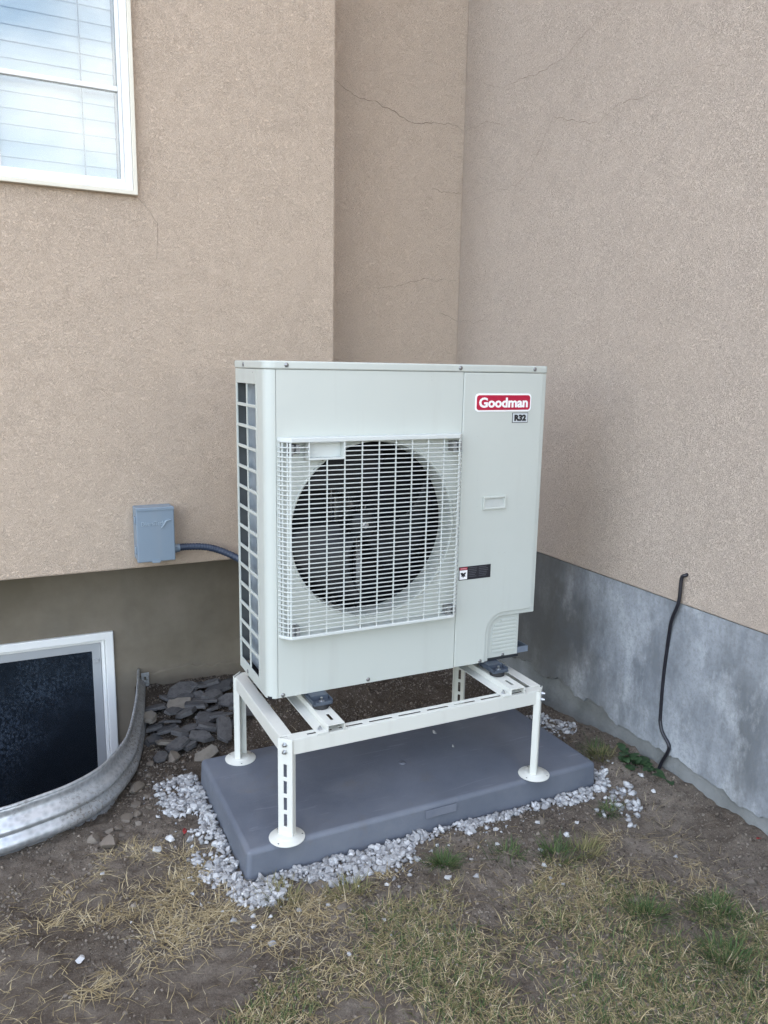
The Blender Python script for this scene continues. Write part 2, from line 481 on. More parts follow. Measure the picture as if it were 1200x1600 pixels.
# ------------------------------------------------------------------ mesh helpers
class MB:
    def __init__(self):
        self.v, self.f = [], []

    def add(self, vs_, fs_):
        o = len(self.v)
        self.v += [tuple(p) for p in vs_]
        self.f += [tuple(i + o for i in f) for f in fs_]
        return self

    def box(self, x0, x1, y0, y1, z0, z1):
        return self.add([(x0, y0, z0), (x1, y0, z0), (x1, y1, z0), (x0, y1, z0),
                         (x0, y0, z1), (x1, y0, z1), (x1, y1, z1), (x0, y1, z1)],
                        [(0, 3, 2, 1), (4, 5, 6, 7), (0, 1, 5, 4), (1, 2, 6, 5), (2, 3, 7, 6), (3, 0, 4, 7)])

    def prism(self, pts, fn, w0, w1):
        """outline pts (u, v) swept from w0 to w1; fn(u, v, w) -> xyz"""
        n = len(pts)
        vs_ = [fn(u, v, w0) for u, v in pts] + [fn(u, v, w1) for u, v in pts]
        fs_ = [tuple(range(n - 1, -1, -1)), tuple(range(n, 2 * n))]
        fs_ += [(i, (i + 1) % n, n + (i + 1) % n, n + i) for i in range(n)]
        return self.add(vs_, fs_)

    def plate(self, us, vv, holes, fn, w0, w1):
        """a plate on the grid us x vv with some cells (i, j) cut out"""
        solid = {(i, j) for i in range(len(us) - 1) for j in range(len(vv) - 1)} - set(holes)
        idx = {}

        def vert(i, j, k):
            key = (i, j, k)
            if key not in idx:
                idx[key] = len(self.v)
                self.v.append(tuple(fn(us[i], vv[j], (w0, w1)[k])))
            return idx[key]
        for (i, j) in sorted(solid):
            self.f.append((vert(i, j, 0), vert(i, j + 1, 0), vert(i + 1, j + 1, 0), vert(i + 1, j, 0)))
            self.f.append((vert(i, j, 1), vert(i + 1, j, 1), vert(i + 1, j + 1, 1), vert(i, j + 1, 1)))
            for (di, dj, a, b) in ((-1, 0, (i, j), (i, j + 1)), (1, 0, (i + 1, j + 1), (i + 1, j)),
                                   (0, -1, (i + 1, j), (i, j)), (0, 1, (i, j + 1), (i + 1, j + 1))):
                if (i + di, j + dj) not in solid:
                    self.f.append((vert(*a, 0), vert(*a, 1), vert(*b, 1), vert(*b, 0)))
        return self

    def tube(self, path, r, n=10, caps=True):
        P = [Vector(p) for p in path]
        rs = r if isinstance(r, (list, tuple)) else [r] * len(P)
        o = len(self.v)
        prev = None
        for i, p in enumerate(P):
            d = (P[min(i + 1, len(P) - 1)] - P[max(i - 1, 0)]).normalized()
            if prev is None:
                a = d.orthogonal().normalized()
            else:
                a = (prev - d * prev.dot(d)).normalized()
            prev = a
            b = d.cross(a)
            for k in range(n):
                t = 2 * math.pi * k / n
                self.v.append(tuple(p + (a * math.cos(t) + b * math.sin(t)) * rs[i]))
        for i in range(len(P) - 1):
            for k in range(n):
                k2 = (k + 1) % n
                self.f.append((o + i * n + k, o + i * n + k2, o + (i + 1) * n + k2, o + (i + 1) * n + k))
        if caps:
            self.f.append(tuple(o + k for k in range(n - 1, -1, -1)))
            e = o + (len(P) - 1) * n
            self.f.append(tuple(e + k for k in range(n)))
        return self

    def lathe(self, prof, c, axis='Z', n=32):
        """profile (r, h) turned about an axis through c"""
        o = len(self.v)
        for (r, h) in prof:
            for k in range(n):
                t = 2 * math.pi * k / n
                a, b = r * math.cos(t), r * math.sin(t)
                p = {'Z': (a, b, h), 'Y': (a, h, -b), 'X': (h, a, b)}[axis]
                self.v.append((c[0] + p[0], c[1] + p[1], c[2] + p[2]))
        for i in range(len(prof) - 1):
            for k in range(n):
                k2 = (k + 1) % n
                self.f.append((o + i * n + k, o + i * n + k2, o + (i + 1) * n + k2, o + (i + 1) * n + k))
        if prof[0][0] > 1e-5:
            self.f.append(tuple(o + k for k in range(n - 1, -1, -1)))
        if prof[-1][0] > 1e-5:
            e = o + (len(prof) - 1) * n
            self.f.append(tuple(e + k for k in range(n)))
        return self

    def mesh(self, name, mat, smooth=False):
        me = bpy.data.meshes.new(name)
        me.from_pydata(self.v, [], self.f)
        me.materials.append(mat)
        bm = bmesh.new()
        bm.from_mesh(me)
        bmesh.ops.recalc_face_normals(bm, faces=bm.faces)
        bm.to_mesh(me)
        bm.free()
        if smooth:
            me.polygons.foreach_set('use_smooth', [True] * len(me.polygons))
        me.update()
        return me

    def build(self, name, mat, parent=None, bevel=0.0, smooth=False, loc=(0, 0, 0), seg=2):
        return link(name, self.mesh(name, mat, smooth), parent, loc, bevel, seg)


BASE = {}


def link(name, me, parent=None, loc=(0, 0, 0), bevel=0.0, seg=2, rot=(0, 0, 0)):
    o = bpy.data.objects.new(name, me)
    COL.objects.link(o)
    o.location = loc
    o.rotation_euler = rot
    if parent is not None:
        o.parent = parent
        o.matrix_parent_inverse = Matrix.Translation(-Vector(BASE.get(parent.name, (0, 0, 0))))
    BASE[o.name] = tuple((Vector(BASE.get(parent.name, (0, 0, 0))) * 0) + Vector(loc)) if parent is not None else tuple(loc)
    if bevel:
        b = o.modifiers.new('edge', 'BEVEL')
        b.width = bevel
        b.segments = seg
        b.limit_method = 'ANGLE'
        b.angle_limit = R(35)
        b.harden_normals = False
    return o


def empty(name, loc, parent=None):
    o = bpy.data.objects.new(name, None)
    COL.objects.link(o)
    o.empty_display_size = 0.1
    o.location = loc
    if parent is not None:
        o.parent = parent
        o.matrix_parent_inverse = Matrix.Translation(-Vector(BASE.get(parent.name, (0, 0, 0))))
    BASE[o.name] = tuple(loc)
    return o


def tag(o, label, cat, group=None, kind=None):
    o['label'] = label
    if cat:
        o['category'] = cat
    if group:
        o['group'] = group
    if kind:
        o['kind'] = kind
    return o


def smooth_by_angle(o, deg=40):
    me = o.data
    me.polygons.foreach_set('use_smooth', [True] * len(me.polygons))
    try:
        me.set_sharp_from_angle(angle=R(deg))
    except Exception:
        pass


def text_mesh(name, body, width, height, fn, mat, offset=0.0, extrude=0.001, shear=0.0):
    """lettering scaled to width x height; fn(u, v, w) -> xyz with the lower left corner at 0, 0"""
    cu = bpy.data.curves.new(name, 'FONT')
    cu.body = body
    cu.size = 1.0
    cu.offset = offset
    cu.extrude = 0.5
    cu.shear = shear
    cu.resolution_u = 4
    ob = bpy.data.objects.new(name + '_source', cu)
    COL.objects.link(ob)
    dg = bpy.context.evaluated_depsgraph_get()
    me = bpy.data.meshes.new_from_object(ob.evaluated_get(dg))
    bpy.data.objects.remove(ob)
    bpy.data.curves.remove(cu)
    co = np.array([v.co[:] for v in me.vertices])
    lo, hi = co.min(0), co.max(0)
    for v in me.vertices:
        u = (v.co.x - lo[0]) / (hi[0] - lo[0]) * width
        w = (v.co.y - lo[1]) / (hi[1] - lo[1]) * height
        d = (v.co.z - lo[2]) / (hi[2] - lo[2]) * extrude
        v.co = fn(u, w, d)
    me.materials.clear()
    me.materials.append(mat)
    me.name = name
    return me


def round_rect(x0, x1, z0, z1, r, n=5):
    pts = []
    for cx, cz, a0 in ((x1 - r, z0 + r, -90), (x1 - r, z1 - r, 0), (x0 + r, z1 - r, 90), (x0 + r, z0 + r, 180)):
        for k in range(n + 1):
            a = R(a0 + 90 * k / n)
            pts.append((cx + r * math.cos(a), cz + r * math.sin(a)))
    return pts


XZ = lambda u, v, w: (u, w, v)          # outline in x, z; swept along y
YZ = lambda u, v, w: (w, u, v)          # outline in y, z; swept along x
XY = lambda u, v, w: (u, v, w)

# ------------------------------------------------------------------ smooth value noise for the terrain
_tab = rng.random((64, 64))


def vnoise(x, y, s, ox=0.0, oy=0.0):
    x = np.asarray(x) * s + ox + 100.0
    y = np.asarray(y) * s + oy + 100.0
    xi, yi = np.floor(x).astype(int), np.floor(y).astype(int)
    fx, fy = x - xi, y - yi
    fx, fy = fx * fx * (3 - 2 * fx), fy * fy * (3 - 2 * fy)
    g = lambda i, j: _tab[i % 64, j % 64]
    return (g(xi, yi) * (1 - fx) * (1 - fy) + g(xi + 1, yi) * fx * (1 - fy) +
            g(xi, yi + 1) * (1 - fx) * fy + g(xi + 1, yi + 1) * fx * fy) - 0.5


def sstep(a, b, x):
    t = np.clip((np.asarray(x, dtype=float) - a) / (b - a), 0, 1)
    return t * t * (3 - 2 * t)


# plan of the window well (rim line), from the wall round to the wall again
WELL_C = -0.90
_half = [(-0.190, 1.25), (-0.245, 0.93), (-0.312, 0.63), (-0.358, 0.505), (-0.432, 0.383), (-0.530, 0.308),
         (-0.638, 0.268), (-0.730, 0.245), (-0.900, 0.232)]
WELL = _half + [(2 * WELL_C - x, y) for x, y in reversed(_half[:-1])]


def catmull(P, n=8):
    P = [Vector(p) for p in P]
    out = []
    for i in range(len(P) - 1):
        p0, p1, p2, p3 = P[max(i - 1, 0)], P[i], P[i + 1], P[min(i + 2, len(P) - 1)]
        for k in range(n):
            t = k / n
            out.append(0.5 * ((2 * p1) + (p2 - p0) * t + (2 * p0 - 5 * p1 + 4 * p2 - p3) * t * t + (3 * p1 - p0 - 3 * p2 + p3) * t ** 3))
    out.append(P[-1])
    return out


def in_poly(x, y, poly):
    x, y = np.asarray(x, dtype=float), np.asarray(y, dtype=float)
    ins = np.zeros(x.shape, bool)
    n = len(poly)
    for i in range(n):
        x0, y0 = poly[i]
        x1, y1 = poly[(i + 1) % n]
        c = ((y0 > y) != (y1 > y))
        with np.errstate(divide='ignore', invalid='ignore'):
            ins ^= c & (x < (x1 - x0) * (y - y0) / (y1 - y0 + 1e-12) + x0)
    return ins


well_fine = [(p.x, p.y) for p in catmull([(x, y, 0) for x, y in WELL], 6)]


def ground_h(x, y):
    x, y = np.asarray(x, dtype=float), np.asarray(y, dtype=float)
    h = 0.030 * vnoise(x, y, 1.7) + 0.022 * vnoise(x, y, 5.1, 3.3, 9.1) + 0.014 * vnoise(x, y, 13, 7, 2) \
        + 0.011 * vnoise(x, y, 31, 1, 5) + 0.008 * vnoise(x, y, 67, 11, 3)
    near = sstep(0.10, 0.02, np.maximum(np.maximum(-0.10 - x, x - 1.10), np.maximum(-0.16 - y, y - 0.40)))
    h = h * (1 - 0.8 * near) - 0.006 * near
    h = h + 0.040 * sstep(1.12, 1.36, x) * sstep(0.30, 0.0, y)
    h = h + 0.02 * sstep(0.7, 1.2, y) * sstep(0.4, 0.0, x) * sstep(-0.3, -0.15, x)
    return h


# ------------------------------------------------------------------ ground (one sheet to the horizon)
def axis(lo, hi, step, far):
    a = list(np.arange(lo, hi + 1e-6, step))
    s, v = step, lo
    left = []
    while v > -far:
        s *= 1.45
        v -= s
        left.append(v)
    s, v = step, hi
    right = []
    while v < far:
        s *= 1.45
        v += s
        right.append(v)
    return np.array(left[::-1] + a + right)


gx = axis(-0.95, 1.45, 0.0095, 150)
gy = axis(-1.25, 1.30, 0.0095, 150)
GX, GY = np.meshgrid(gx, gy)
GZ = ground_h(GX, GY)
shrunk = [(-0.9 + (x - -0.9) * 0.972, 0.9 + (y - 0.9) * 0.968) for x, y in well_fine] + [(-1.59, 1.3), (-0.21, 1.3)]
inside = in_poly(GX, GY, shrunk)
GZ = np.where(inside, -0.95, GZ)
nx, ny = len(gx), len(gy)
verts = np.stack([GX.ravel(), GY.ravel(), GZ.ravel()], 1)
ii, jj = np.meshgrid(np.arange(nx - 1), np.arange(ny - 1))
b0 = (jj * nx + ii).ravel()
faces = np.stack([b0, b0 + 1, b0 + nx + 1, b0 + nx], 1)


def np_mesh(name, verts, faces, mat, smooth=False):
    me = bpy.data.meshes.new(name)
    me.vertices.add(len(verts))
    me.vertices.foreach_set('co', np.asarray(verts, dtype=np.float32).ravel())
    k = faces.shape[1]
    me.loops.add(faces.size)
    me.loops.foreach_set('vertex_index', faces.astype(np.int32).ravel())
    me.polygons.add(len(faces))
    me.polygons.foreach_set('loop_start', np.arange(0, faces.size, k, dtype=np.int32))
    me.polygons.foreach_set('loop_total', np.full(len(faces), k, dtype=np.int32))
    me.materials.append(mat)
    me.update(calc_edges=True)
    me.validate()
    if smooth:
        me.polygons.foreach_set('use_smooth', [True] * len(me.polygons))
    return me


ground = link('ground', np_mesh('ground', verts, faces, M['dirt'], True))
tag(ground, 'bare brown dirt yard beside the house', None, kind='structure')

# ------------------------------------------------------------------ the house
house = empty('house', (1.36, 1.25, 0))
tag(house, 'beige stucco house corner on grey concrete foundation', 'house')
WALL_TOP = 7.0
STUCCO_Z = 0.648
BAY_Z = 0.628
# bay wall (over-hanging) with its window opening
WX0, WX1, WZ0, WZ1 = -1.15, -0.166, 1.981, 3.25
bay = MB().plate([-9, WX0 + 0.012, WX1 - 0.012, 0.588], [BAY_Z, WZ0 + 0.012, WZ1 - 0.012, WALL_TOP], [(1, 1)], XZ, 0.95, 1.10)
bay.box(0.43, 0.588, 1.1005, 1.60, BAY_Z, WALL_TOP)
bay.box(-9, 0.4295, 1.1005, 1.60, BAY_Z, BAY_Z + 0.05)
bay_wall = bay.build('bay_wall', M['stucco'], house, bevel=0.006)
rec = MB().box(0.589, 1.60, 1.245, 1.40, STUCCO_Z, WALL_TOP)
recess_wall = rec.build('recess_wall', M['stucco'], house)
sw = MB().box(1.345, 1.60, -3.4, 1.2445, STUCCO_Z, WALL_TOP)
side_wall = sw.build('side_wall', M['stucco_side_light'], house, bevel=0.005)
# foundations
BWX0, BWX1, BWZ0, BWZ1 = -1.512, -0.288, -0.78, 0.291
fb = MB().plate([-9, BWX0, BWX1, 1.36], [-1.3, BWZ0, BWZ1, BAY_Z - 0.001], [(1, 1)], XZ, 1.25, 1.45)
foundation_back = fb.build('foundation_wall', M['parging'], house)
fs = MB().box(1.36, 1.60, -3.39, 1.249, -0.9, STUCCO_Z - 0.001)
foundation_side = fs.build('foundation_wall', M['concrete_rough'], house)
foundation_back['label'] = 'dark brownish parged foundation under the bay wall'
foundation_side['label'] = 'blue grey stained concrete foundation under the side wall'
# parge coat with a ragged lower edge on the side foundation
pts = []
ys = np.concatenate([np.arange(-3.38, -0.9, 0.05), np.arange(-0.9, 1.24, 0.003)])
for y in ys:
    zl = 0.105 + 0.035 * float(sstep(-0.1, 0.25, y)) + 0.035 * float(vnoise(y, 0.3, 9)) + 0.016 * float(vnoise(y, 0.7, 37)) + 0.006 * float(vnoise(y, 0.2, 90)) - 0.02 * float(sstep(-0.2, -0.7, y))
    pts.append((y, zl))
pm = MB()
for i in range(len(pts) - 1):
    (ya, za), (yb, zb_) = pts[i], pts[i + 1]
    o = len(pm.v)
    pm.v += [(1.3485, ya, za), (1.3485, yb, zb_), (1.3485, yb, 0.6465), (1.3485, ya, 0.6465), (1.3598, ya, za - 0.003), (1.3598, yb, zb_ - 0.003)]
    pm.f += [(o, o + 1, o + 2, o + 3), (o, o + 4, o + 5, o + 1)]
parge = pm.build('parge_coat', M['concrete'], foundation_side)
# lower band of rough parging on the back foundation
pm = MB()
xs = np.arange(-0.16, 1.35, 0.004)
for i in range(len(xs) - 1):
    xa, xb = xs[i], xs[i + 1]
    za, zb_ = [0.075 + 0.04 * float(vnoise(x, 0.9, 7)) + 0.012 * float(vnoise(x, 0.1, 31)) for x in (xa, xb)]
    o = len(pm.v)
    pm.v += [(xa, 1.242, -0.2), (xb, 1.242, -0.2), (xb, 1.242, zb_), (xa, 1.242, za), (xa, 1.2498, za + 0.006), (xb, 1.2498, zb_ + 0.006)]
    pm.f += [(o, o + 1, o + 2, o + 3), (o + 3, o + 2, o + 5, o + 4)]
pm.build('parge_coat', M['parging'], foundation_back)
# roof over the walls (far above the picture): keeps the low sun out of the yard
rf = MB()
rf.box(-9.3, 9, 0.55, 9, 7.001, 7.18)
rf.box(1.0, 9, -3.7, 0.549, 7.001, 7.18)
rf.build('roof', M['roof'], house)
MB().box(8.8, 9, -3.4, 9, -0.5, 7.0).build('end_wall', M['stucco'], house)
MB().box(1.601, 8.79, -3.4, -3.2, -0.5, 7.0).build('end_wall', M['stucco'], house)
MB().box(-9, 8.79, 8.8, 9, -0.5, 7.0).build('end_wall', M['stucco'], house)
MB().box(-9, -8.8, 1.61, 8.79, -0.5, 7.0).build('end_wall', M['stucco'], house)


def crack(points, nrm_axis, off, width, wall):
    """a hairline crack: a thin jagged ribbon just proud of the stucco"""
    P = [Vector(p) for p in points]
    Q = []
    for a, b in zip(P[:-1], P[1:]):
        n = max(2, int((b - a).length / 0.012))
        for k in range(n):
            Q.append(a.lerp(b, k / n))
    Q.append(P[-1])
    mb = MB()
    L, U = [], []
    jig = 0.0
    for i, p in enumerate(Q):
        jig = 0.7 * jig + random.uniform(-0.005, 0.005)
        w = 0.72 * width * (0.35 + 0.65 * math.sin(math.pi * min(1, (i + 2) / (len(Q) + 3)))) * random.uniform(0.4, 1.25)
        q = p.copy()
        q.z += jig
        q[nrm_axis] = off
        d = (Q[min(i + 1, len(Q) - 1)] - Q[max(i - 1, 0)])
        d[nrm_axis] = 0
        d.normalize()
        side = Vector((-d.z, 0, d.x)) if nrm_axis == 1 else Vector((0, -d.z, d.y))
        L.append(q - side * w / 2)
        U.append(q + side * w / 2)
    n = len(Q)
    mb.add(L + U, [(i, i + 1, n + i + 1, n + i) for i in range(n - 1)])
    mb.build('crack', M['crack'], wall)


crack([(0.60, 1.2, 2.64), (0.719, 1.2, 2.577), (0.814, 1.2, 2.537), (0.905, 1.2, 2.528), (0.999, 1.2, 2.497), (1.047, 1.2, 2.478), (1.16, 1.2, 2.486), (1.259, 1.2, 2.497), (1.335, 1.2, 2.475)], 1, 1.2438, 0.0042, recess_wall)
crack([(0.86, 1.2, 1.775), (0.903, 1.2, 1.764), (0.999, 1.2, 1.767), (1.148, 1.2, 1.807), (1.251, 1.2, 1.808), (1.328, 1.2, 1.807)], 1, 1.2438, 0.0026, recess_wall)
crack([(1.186, 1.2, 2.21), (1.237, 1.2, 2.198), (1.339, 1.2, 2.201)], 1, 1.2438, 0.0026, recess_wall)
crack([(1.239, 1.2, 1.661), (1.292, 1.2, 1.643), (1.343, 1.2, 1.63)], 1, 1.2438, 0.0026, recess_wall)
crack([(-0.165, 0.9, 1.978), (-0.129, 0.9, 1.941), (-0.099, 0.9, 1.901), (-0.101, 0.9, 1.839), (-0.107, 0.9, 1.77)], 1, 0.9488, 0.0024, bay_wall)
crack([(1.3, 1.228, 2.47), (1.3, 1.058, 2.468), (1.3, 0.907, 2.422)], 0, 1.3438, 0.0021, side_wall)
crack([(1.3, 1.096, 2.634), (1.3, 0.943, 2.577), (1.3, 0.783, 2.562), (1.3, 0.636, 2.558), (1.3, 0.503, 2.572), (1.3, 0.433, 2.597), (1.3, 0.334, 2.631), (1.3, 0.239, 2.637)], 0, 1.3438, 0.0026, side_wall)
crack([(1.3, 1.167, 2.154), (1.3, 0.984, 2.163), (1.3, 0.815, 2.158), (1.3, 0.709, 2.211), (1.3, 0.578, 2.359), (1.3, 0.442, 2.317), (1.3, 0.315, 2.274), (1.3, 0.22, 2.308), (1.3, 0.084, 2.305), (1.3, -0.025, 2.328), (1.3, -0.154, 2.32), (1.3, -0.251, 2.296)], 0, 1.3438, 0.0024, side_wall)
crack([(1.3, 1.226, 1.629), (1.3, 1.072, 1.608), (1.3, 0.943, 1.645)], 0, 1.3438, 0.0024, side_wall)

# upstairs window: trim, frame, rail, panes, blind slats
win = empty('window', (WX1, 0.94, WZ0), house)
win['label'] = 'white framed window with closed white blinds behind the glass'


def frame(x0, x1, z0, z1, w, y0, y1):
    return MB().plate([x0, x0 + w, x1 - w, x1], [z0, z0 + w, z1 - w, z1], [(1, 1)], XZ, y0, y1)


frame(WX0, WX1, WZ0, WZ1, 0.014, 0.928, 1.02).build('trim', M['cream_frame'], win, bevel=0.002)
frame(WX0 + 0.0145, WX1 - 0.0145, WZ0 + 0.0145, WZ1 - 0.0145, 0.024, 0.934, 1.03).build('frame', M['white_frame'], win, bevel=0.003)
frame(WX0 + 0.039, WX1 - 0.039, WZ0 + 0.039, WZ1 - 0.039, 0.012, 0.948, 1.03).build('inner_frame', M['white_frame'], win, bevel=0.003)
MB().box(WX0 + 0.0515, WX1 - 0.0515, 0.956, 0.985, 2.317, 2.334).build('meeting_rail', M['white_frame'], win, bevel=0.003)
MB().box(-0.628, -0.595, 0.953, 0.984, WZ0 + 0.0515, 2.3165).build('mullion', M['white_frame'], win, bevel=0.003)
MB().box(WX0 + 0.05, WX1 - 0.05, 0.968, 0.972, 2.3345, WZ1 - 0.05).build('pane', M['glass'], win)
MB().box(WX0 + 0.05, -0.6285, 0.964, 0.968, WZ0 + 0.05, 2.3165).build('pane', M['glass'], win)
MB().box(-0.5945, WX1 - 0.05, 0.964, 0.968, WZ0 + 0.05, 2.3165).build('pane', M['glass'], win)
# slats, nearly closed
sl = MB()
prof = [(-0.030, 0.0), (-0.018, 0.003), (0.0, 0.0042), (0.018, 0.003), (0.030, 0.0)]
tilt = R(79)
pp = []
for (a, b) in prof:
    pp.append((a * math.cos(tilt) - b * math.sin(tilt), a * math.sin(tilt) + b * math.cos(tilt)))
for (a, b) in reversed(prof):
    b -= 0.0025
    pp.append((a * math.cos(tilt) - b * math.sin(tilt), a * math.sin(tilt) + b * math.cos(tilt)))
sl.prism(pp, lambda u, v, w: (w, u, v), WX0 + 0.06, WX1 - 0.056)
slat_me = sl.mesh('slat', M['blind'])
z = WZ0 + 0.075
while z < WZ1 - 0.07:
    link('slat', slat_me, win, (0, 1.022, z), rot=(random.uniform(-0.02, 0.02), 0, 0))
    z += 0.0515
for xc in (-0.33, -0.98):
    MB().tube([(xc, 0.9935, WZ0 + 0.045), (xc, 0.9935, WZ1 - 0.06)], 0.0022, 6).build('blind_cord', M['blind_cord'], win)
MB().box(-1.6, 0.3, 1.14, 1.6, 1.5, 1.52).add(*(lambda b: (b.v, b.f))(MB().box(-1.6, 0.3, 1.62, 1.64, 1.5, 3.6))).build('room_wall', M['room'], win)

# basement window
bw = empty('basement_window', (BWX1, 1.25, BWZ0), house)
bw['label'] = 'white framed basement window with dark dirty glass inside the window well'
frame(BWX0, BWX1, BWZ0, BWZ1, 0.034, 1.236, 1.34).build('frame', M['white_frame'], bw, bevel=0.004)
frame(BWX0 + 0.0345, BWX1 - 0.0345, BWZ0 + 0.0345, BWZ1 - 0.0345, 0.014, 1.256, 1.34).build('inner_frame', M['white_frame'], bw, bevel=0.003)
frame(BWX0 + 0.049, BWX1 - 0.049, BWZ0 + 0.049, BWZ1 - 0.049, 0.036, 1.262, 1.29).build('screen_frame', M['grey_sash'], bw, bevel=0.003)
MB().box(BWX1 - 0.082, BWX1 - 0.060, 1.255, 1.2618, 0.155, 0.172).build('latch', M['grey_sash'], bw, bevel=0.002)
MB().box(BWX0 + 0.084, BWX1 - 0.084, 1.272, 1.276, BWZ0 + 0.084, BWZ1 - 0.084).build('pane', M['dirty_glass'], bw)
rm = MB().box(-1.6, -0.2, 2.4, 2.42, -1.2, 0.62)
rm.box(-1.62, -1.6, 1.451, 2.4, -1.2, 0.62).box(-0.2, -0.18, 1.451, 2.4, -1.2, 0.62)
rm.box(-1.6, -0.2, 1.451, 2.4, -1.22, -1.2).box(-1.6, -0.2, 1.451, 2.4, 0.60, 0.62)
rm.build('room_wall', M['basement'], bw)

# ------------------------------------------------------------------ window well
ww = empty('window_well', (-0.9, 0.74, 0))
tag(ww, 'curved corrugated galvanised steel window well round the basement window', 'window well')
path = catmull([(x, y, 0) for x, y in WELL], 10)
prof = [(0.004, 0.0), (0.0, -0.012), (-0.002, -0.024), (0.003, -0.034), (0.018, -0.046), (0.026, -0.056), (0.026, -0.066), (0.014, -0.075), (0.014, -0.079),
        (0.024, -0.088), (0.031, -0.100), (0.031, -0.114), (0.018, -0.126), (0.004, -0.136)]
k = -0.136
while k > -1.0:
    prof += [(0.003, k - 0.01), (0.022, k - 0.03), (0.022, k - 0.05), (0.003, k - 0.07)]
    k -= 0.075
sh = MB()
n = len(path)
rim_z = lambda p: 0.100 + 0.034 * float(sstep(1.2, 0.35, p.y))
for i, p in enumerate(path):
    d = (path[min(i + 1, n - 1)] - path[max(i - 1, 0)]).normalized()
    nrm = Vector((-d.y, d.x, 0))
    if (p - Vector((WELL_C, 0.9, 0))).dot(nrm) < 0:
        nrm = -nrm
    for (o_, dz) in prof:
        q = p + nrm * o_
        sh.v.append((q.x, min(q.y, 1.249), rim_z(p) + dz))
mth = len(prof)
for i in range(n - 1):
    for j in range(mth - 1):
        sh.f.append((i * mth + j, (i + 1) * mth + j, (i + 1) * mth + j + 1, i * mth + j + 1))
shell = sh.build('shell', M['galv'], ww, smooth=True)
sm = shell.modifiers.new('sheet', 'SOLIDIFY')
sm.thickness = 0.0015
sm.offset = 0
rim = MB()
rim.tube([(p.x, min(p.y, 1.2435), rim_z(p) + 0.003) for p in path], 0.0055, 8)
rim.build('rim', M['galv'], ww, smooth=True)
for sx in (0, 1):
    fx0, fx1 = (-0.183, -0.150) if sx == 0 else (-1.650, -1.617)
    fl = MB().plate([fx0, fx0 + 0.012, fx0 + 0.021, fx1], [-0.45, -0.02, 0.02, 0.055, 0.07, 0.088], [(1, 1), (1, 3)], XZ, 1.232, 1.2355)
    fl.build('flange', M['galv'], ww, bevel=0.001)

# ------------------------------------------------------------------ equipment pad
PADT = 0.085
pad = empty('equipment_pad', (0.5, 0.12, 0))
tag(pad, 'flat blue grey plastic equipment pad ringed by white gravel', 'equipment pad')
px0, px1, py0, py1 = -0.114, 1.110, -0.165, 0.402
pv = MB()
dr = 0.006
pv.add([(px0 - dr, py0 - dr, -0.06), (px1 + dr, py0 - dr, -0.06), (px1 + dr, py1 + dr, -0.06), (px0 - dr, py1 + dr, -0.06),
        (px0, py0, PADT), (px1, py0, PADT), (px1, py1, PADT), (px0, py1, PADT)],
       [(0, 3, 2, 1), (4, 5, 6, 7), (0, 1, 5, 4), (1, 2, 6, 5), (2, 3, 7, 6), (3, 0, 4, 7)])
slab = pv.build('slab', M['pad'], pad, bevel=0.013, seg=4)
smooth_by_angle(slab, 60)
MB().box(0.442, 0.552, -0.1716, -0.1695, 0.046, 0.072).build('patch', M['pad_patch'], pad, bevel=0.0008)
MB().lathe([(0.013, PADT - 0.002), (0.011, PADT + 0.0018), (0.004, PADT + 0.0022), (0.0, PADT + 0.0012)], (0.50, 0.10, 0), 'Z', 16).build('mould_mark', M['pad'], pad, smooth=True)

# ------------------------------------------------------------------ equipment stand
ST = 0.388
stand = empty('equipment_stand', (0.436, 0.10, PADT))
tag(stand, 'off white slotted steel stand with four round feet under the machine', 'equipment stand')
LEGS = [((0.001, -0.149), -45), ((0.872, -0.151), 47), ((0.876, 0.356), 135), ((0.002, 0.356), -135)]
hw, hd, th = 0.0225, 0.022, 0.0028
slot_z = []
zz = 0.124
for k in range(4):
    slot_z.append((zz, zz + 0.038))
    zz += 0.0505
vvs = [0.0955]
for a, b in slot_z:
    vvs += [a, b]
vvs.append(ST + 0.002)
lm = MB().plate([-hw, -0.0048, 0.0048, hw], vvs, [(1, 1 + 2 * i) for i in range(4)], lambda u, v, w: (u, w, v), 0.0, th)
lm.box(-hw, -hw + th, th + 0.0001, hd, 0.0955, ST - 0.004)
lm.box(hw - th, hw, th + 0.0001, hd, 0.0955, ST - 0.004)
leg_me = lm.mesh('leg', M['stand'])
fm = MB().lathe([(0.051, 0.0), (0.0515, 0.0025), (0.049, 0.0045), (0.036, 0.0055), (0.031, 0.010), (0.0285, 0.0112), (0.0, 0.0114)], (0, 0, 0), 'Z', 40)
foot_me = fm.mesh('foot_plate', M['stand'], True)
bolt_mb = MB().lathe([(0.0075, 0.0), (0.0075, 0.0015), (0.0058, 0.0017), (0.0058, 0.0055), (0.0030, 0.0056), (0.0030, 0.011), (0.0, 0.0112)], (0, 0, 0), 'Z', 6)
bolt_me = bolt_mb.mesh('bolt', M['steel'])
hole_me = MB().lathe([(0.0035, 0.0), (0.0, 0.0004)], (0, 0, 0), 'Z', 10).mesh('screw_hole', M['ink'])
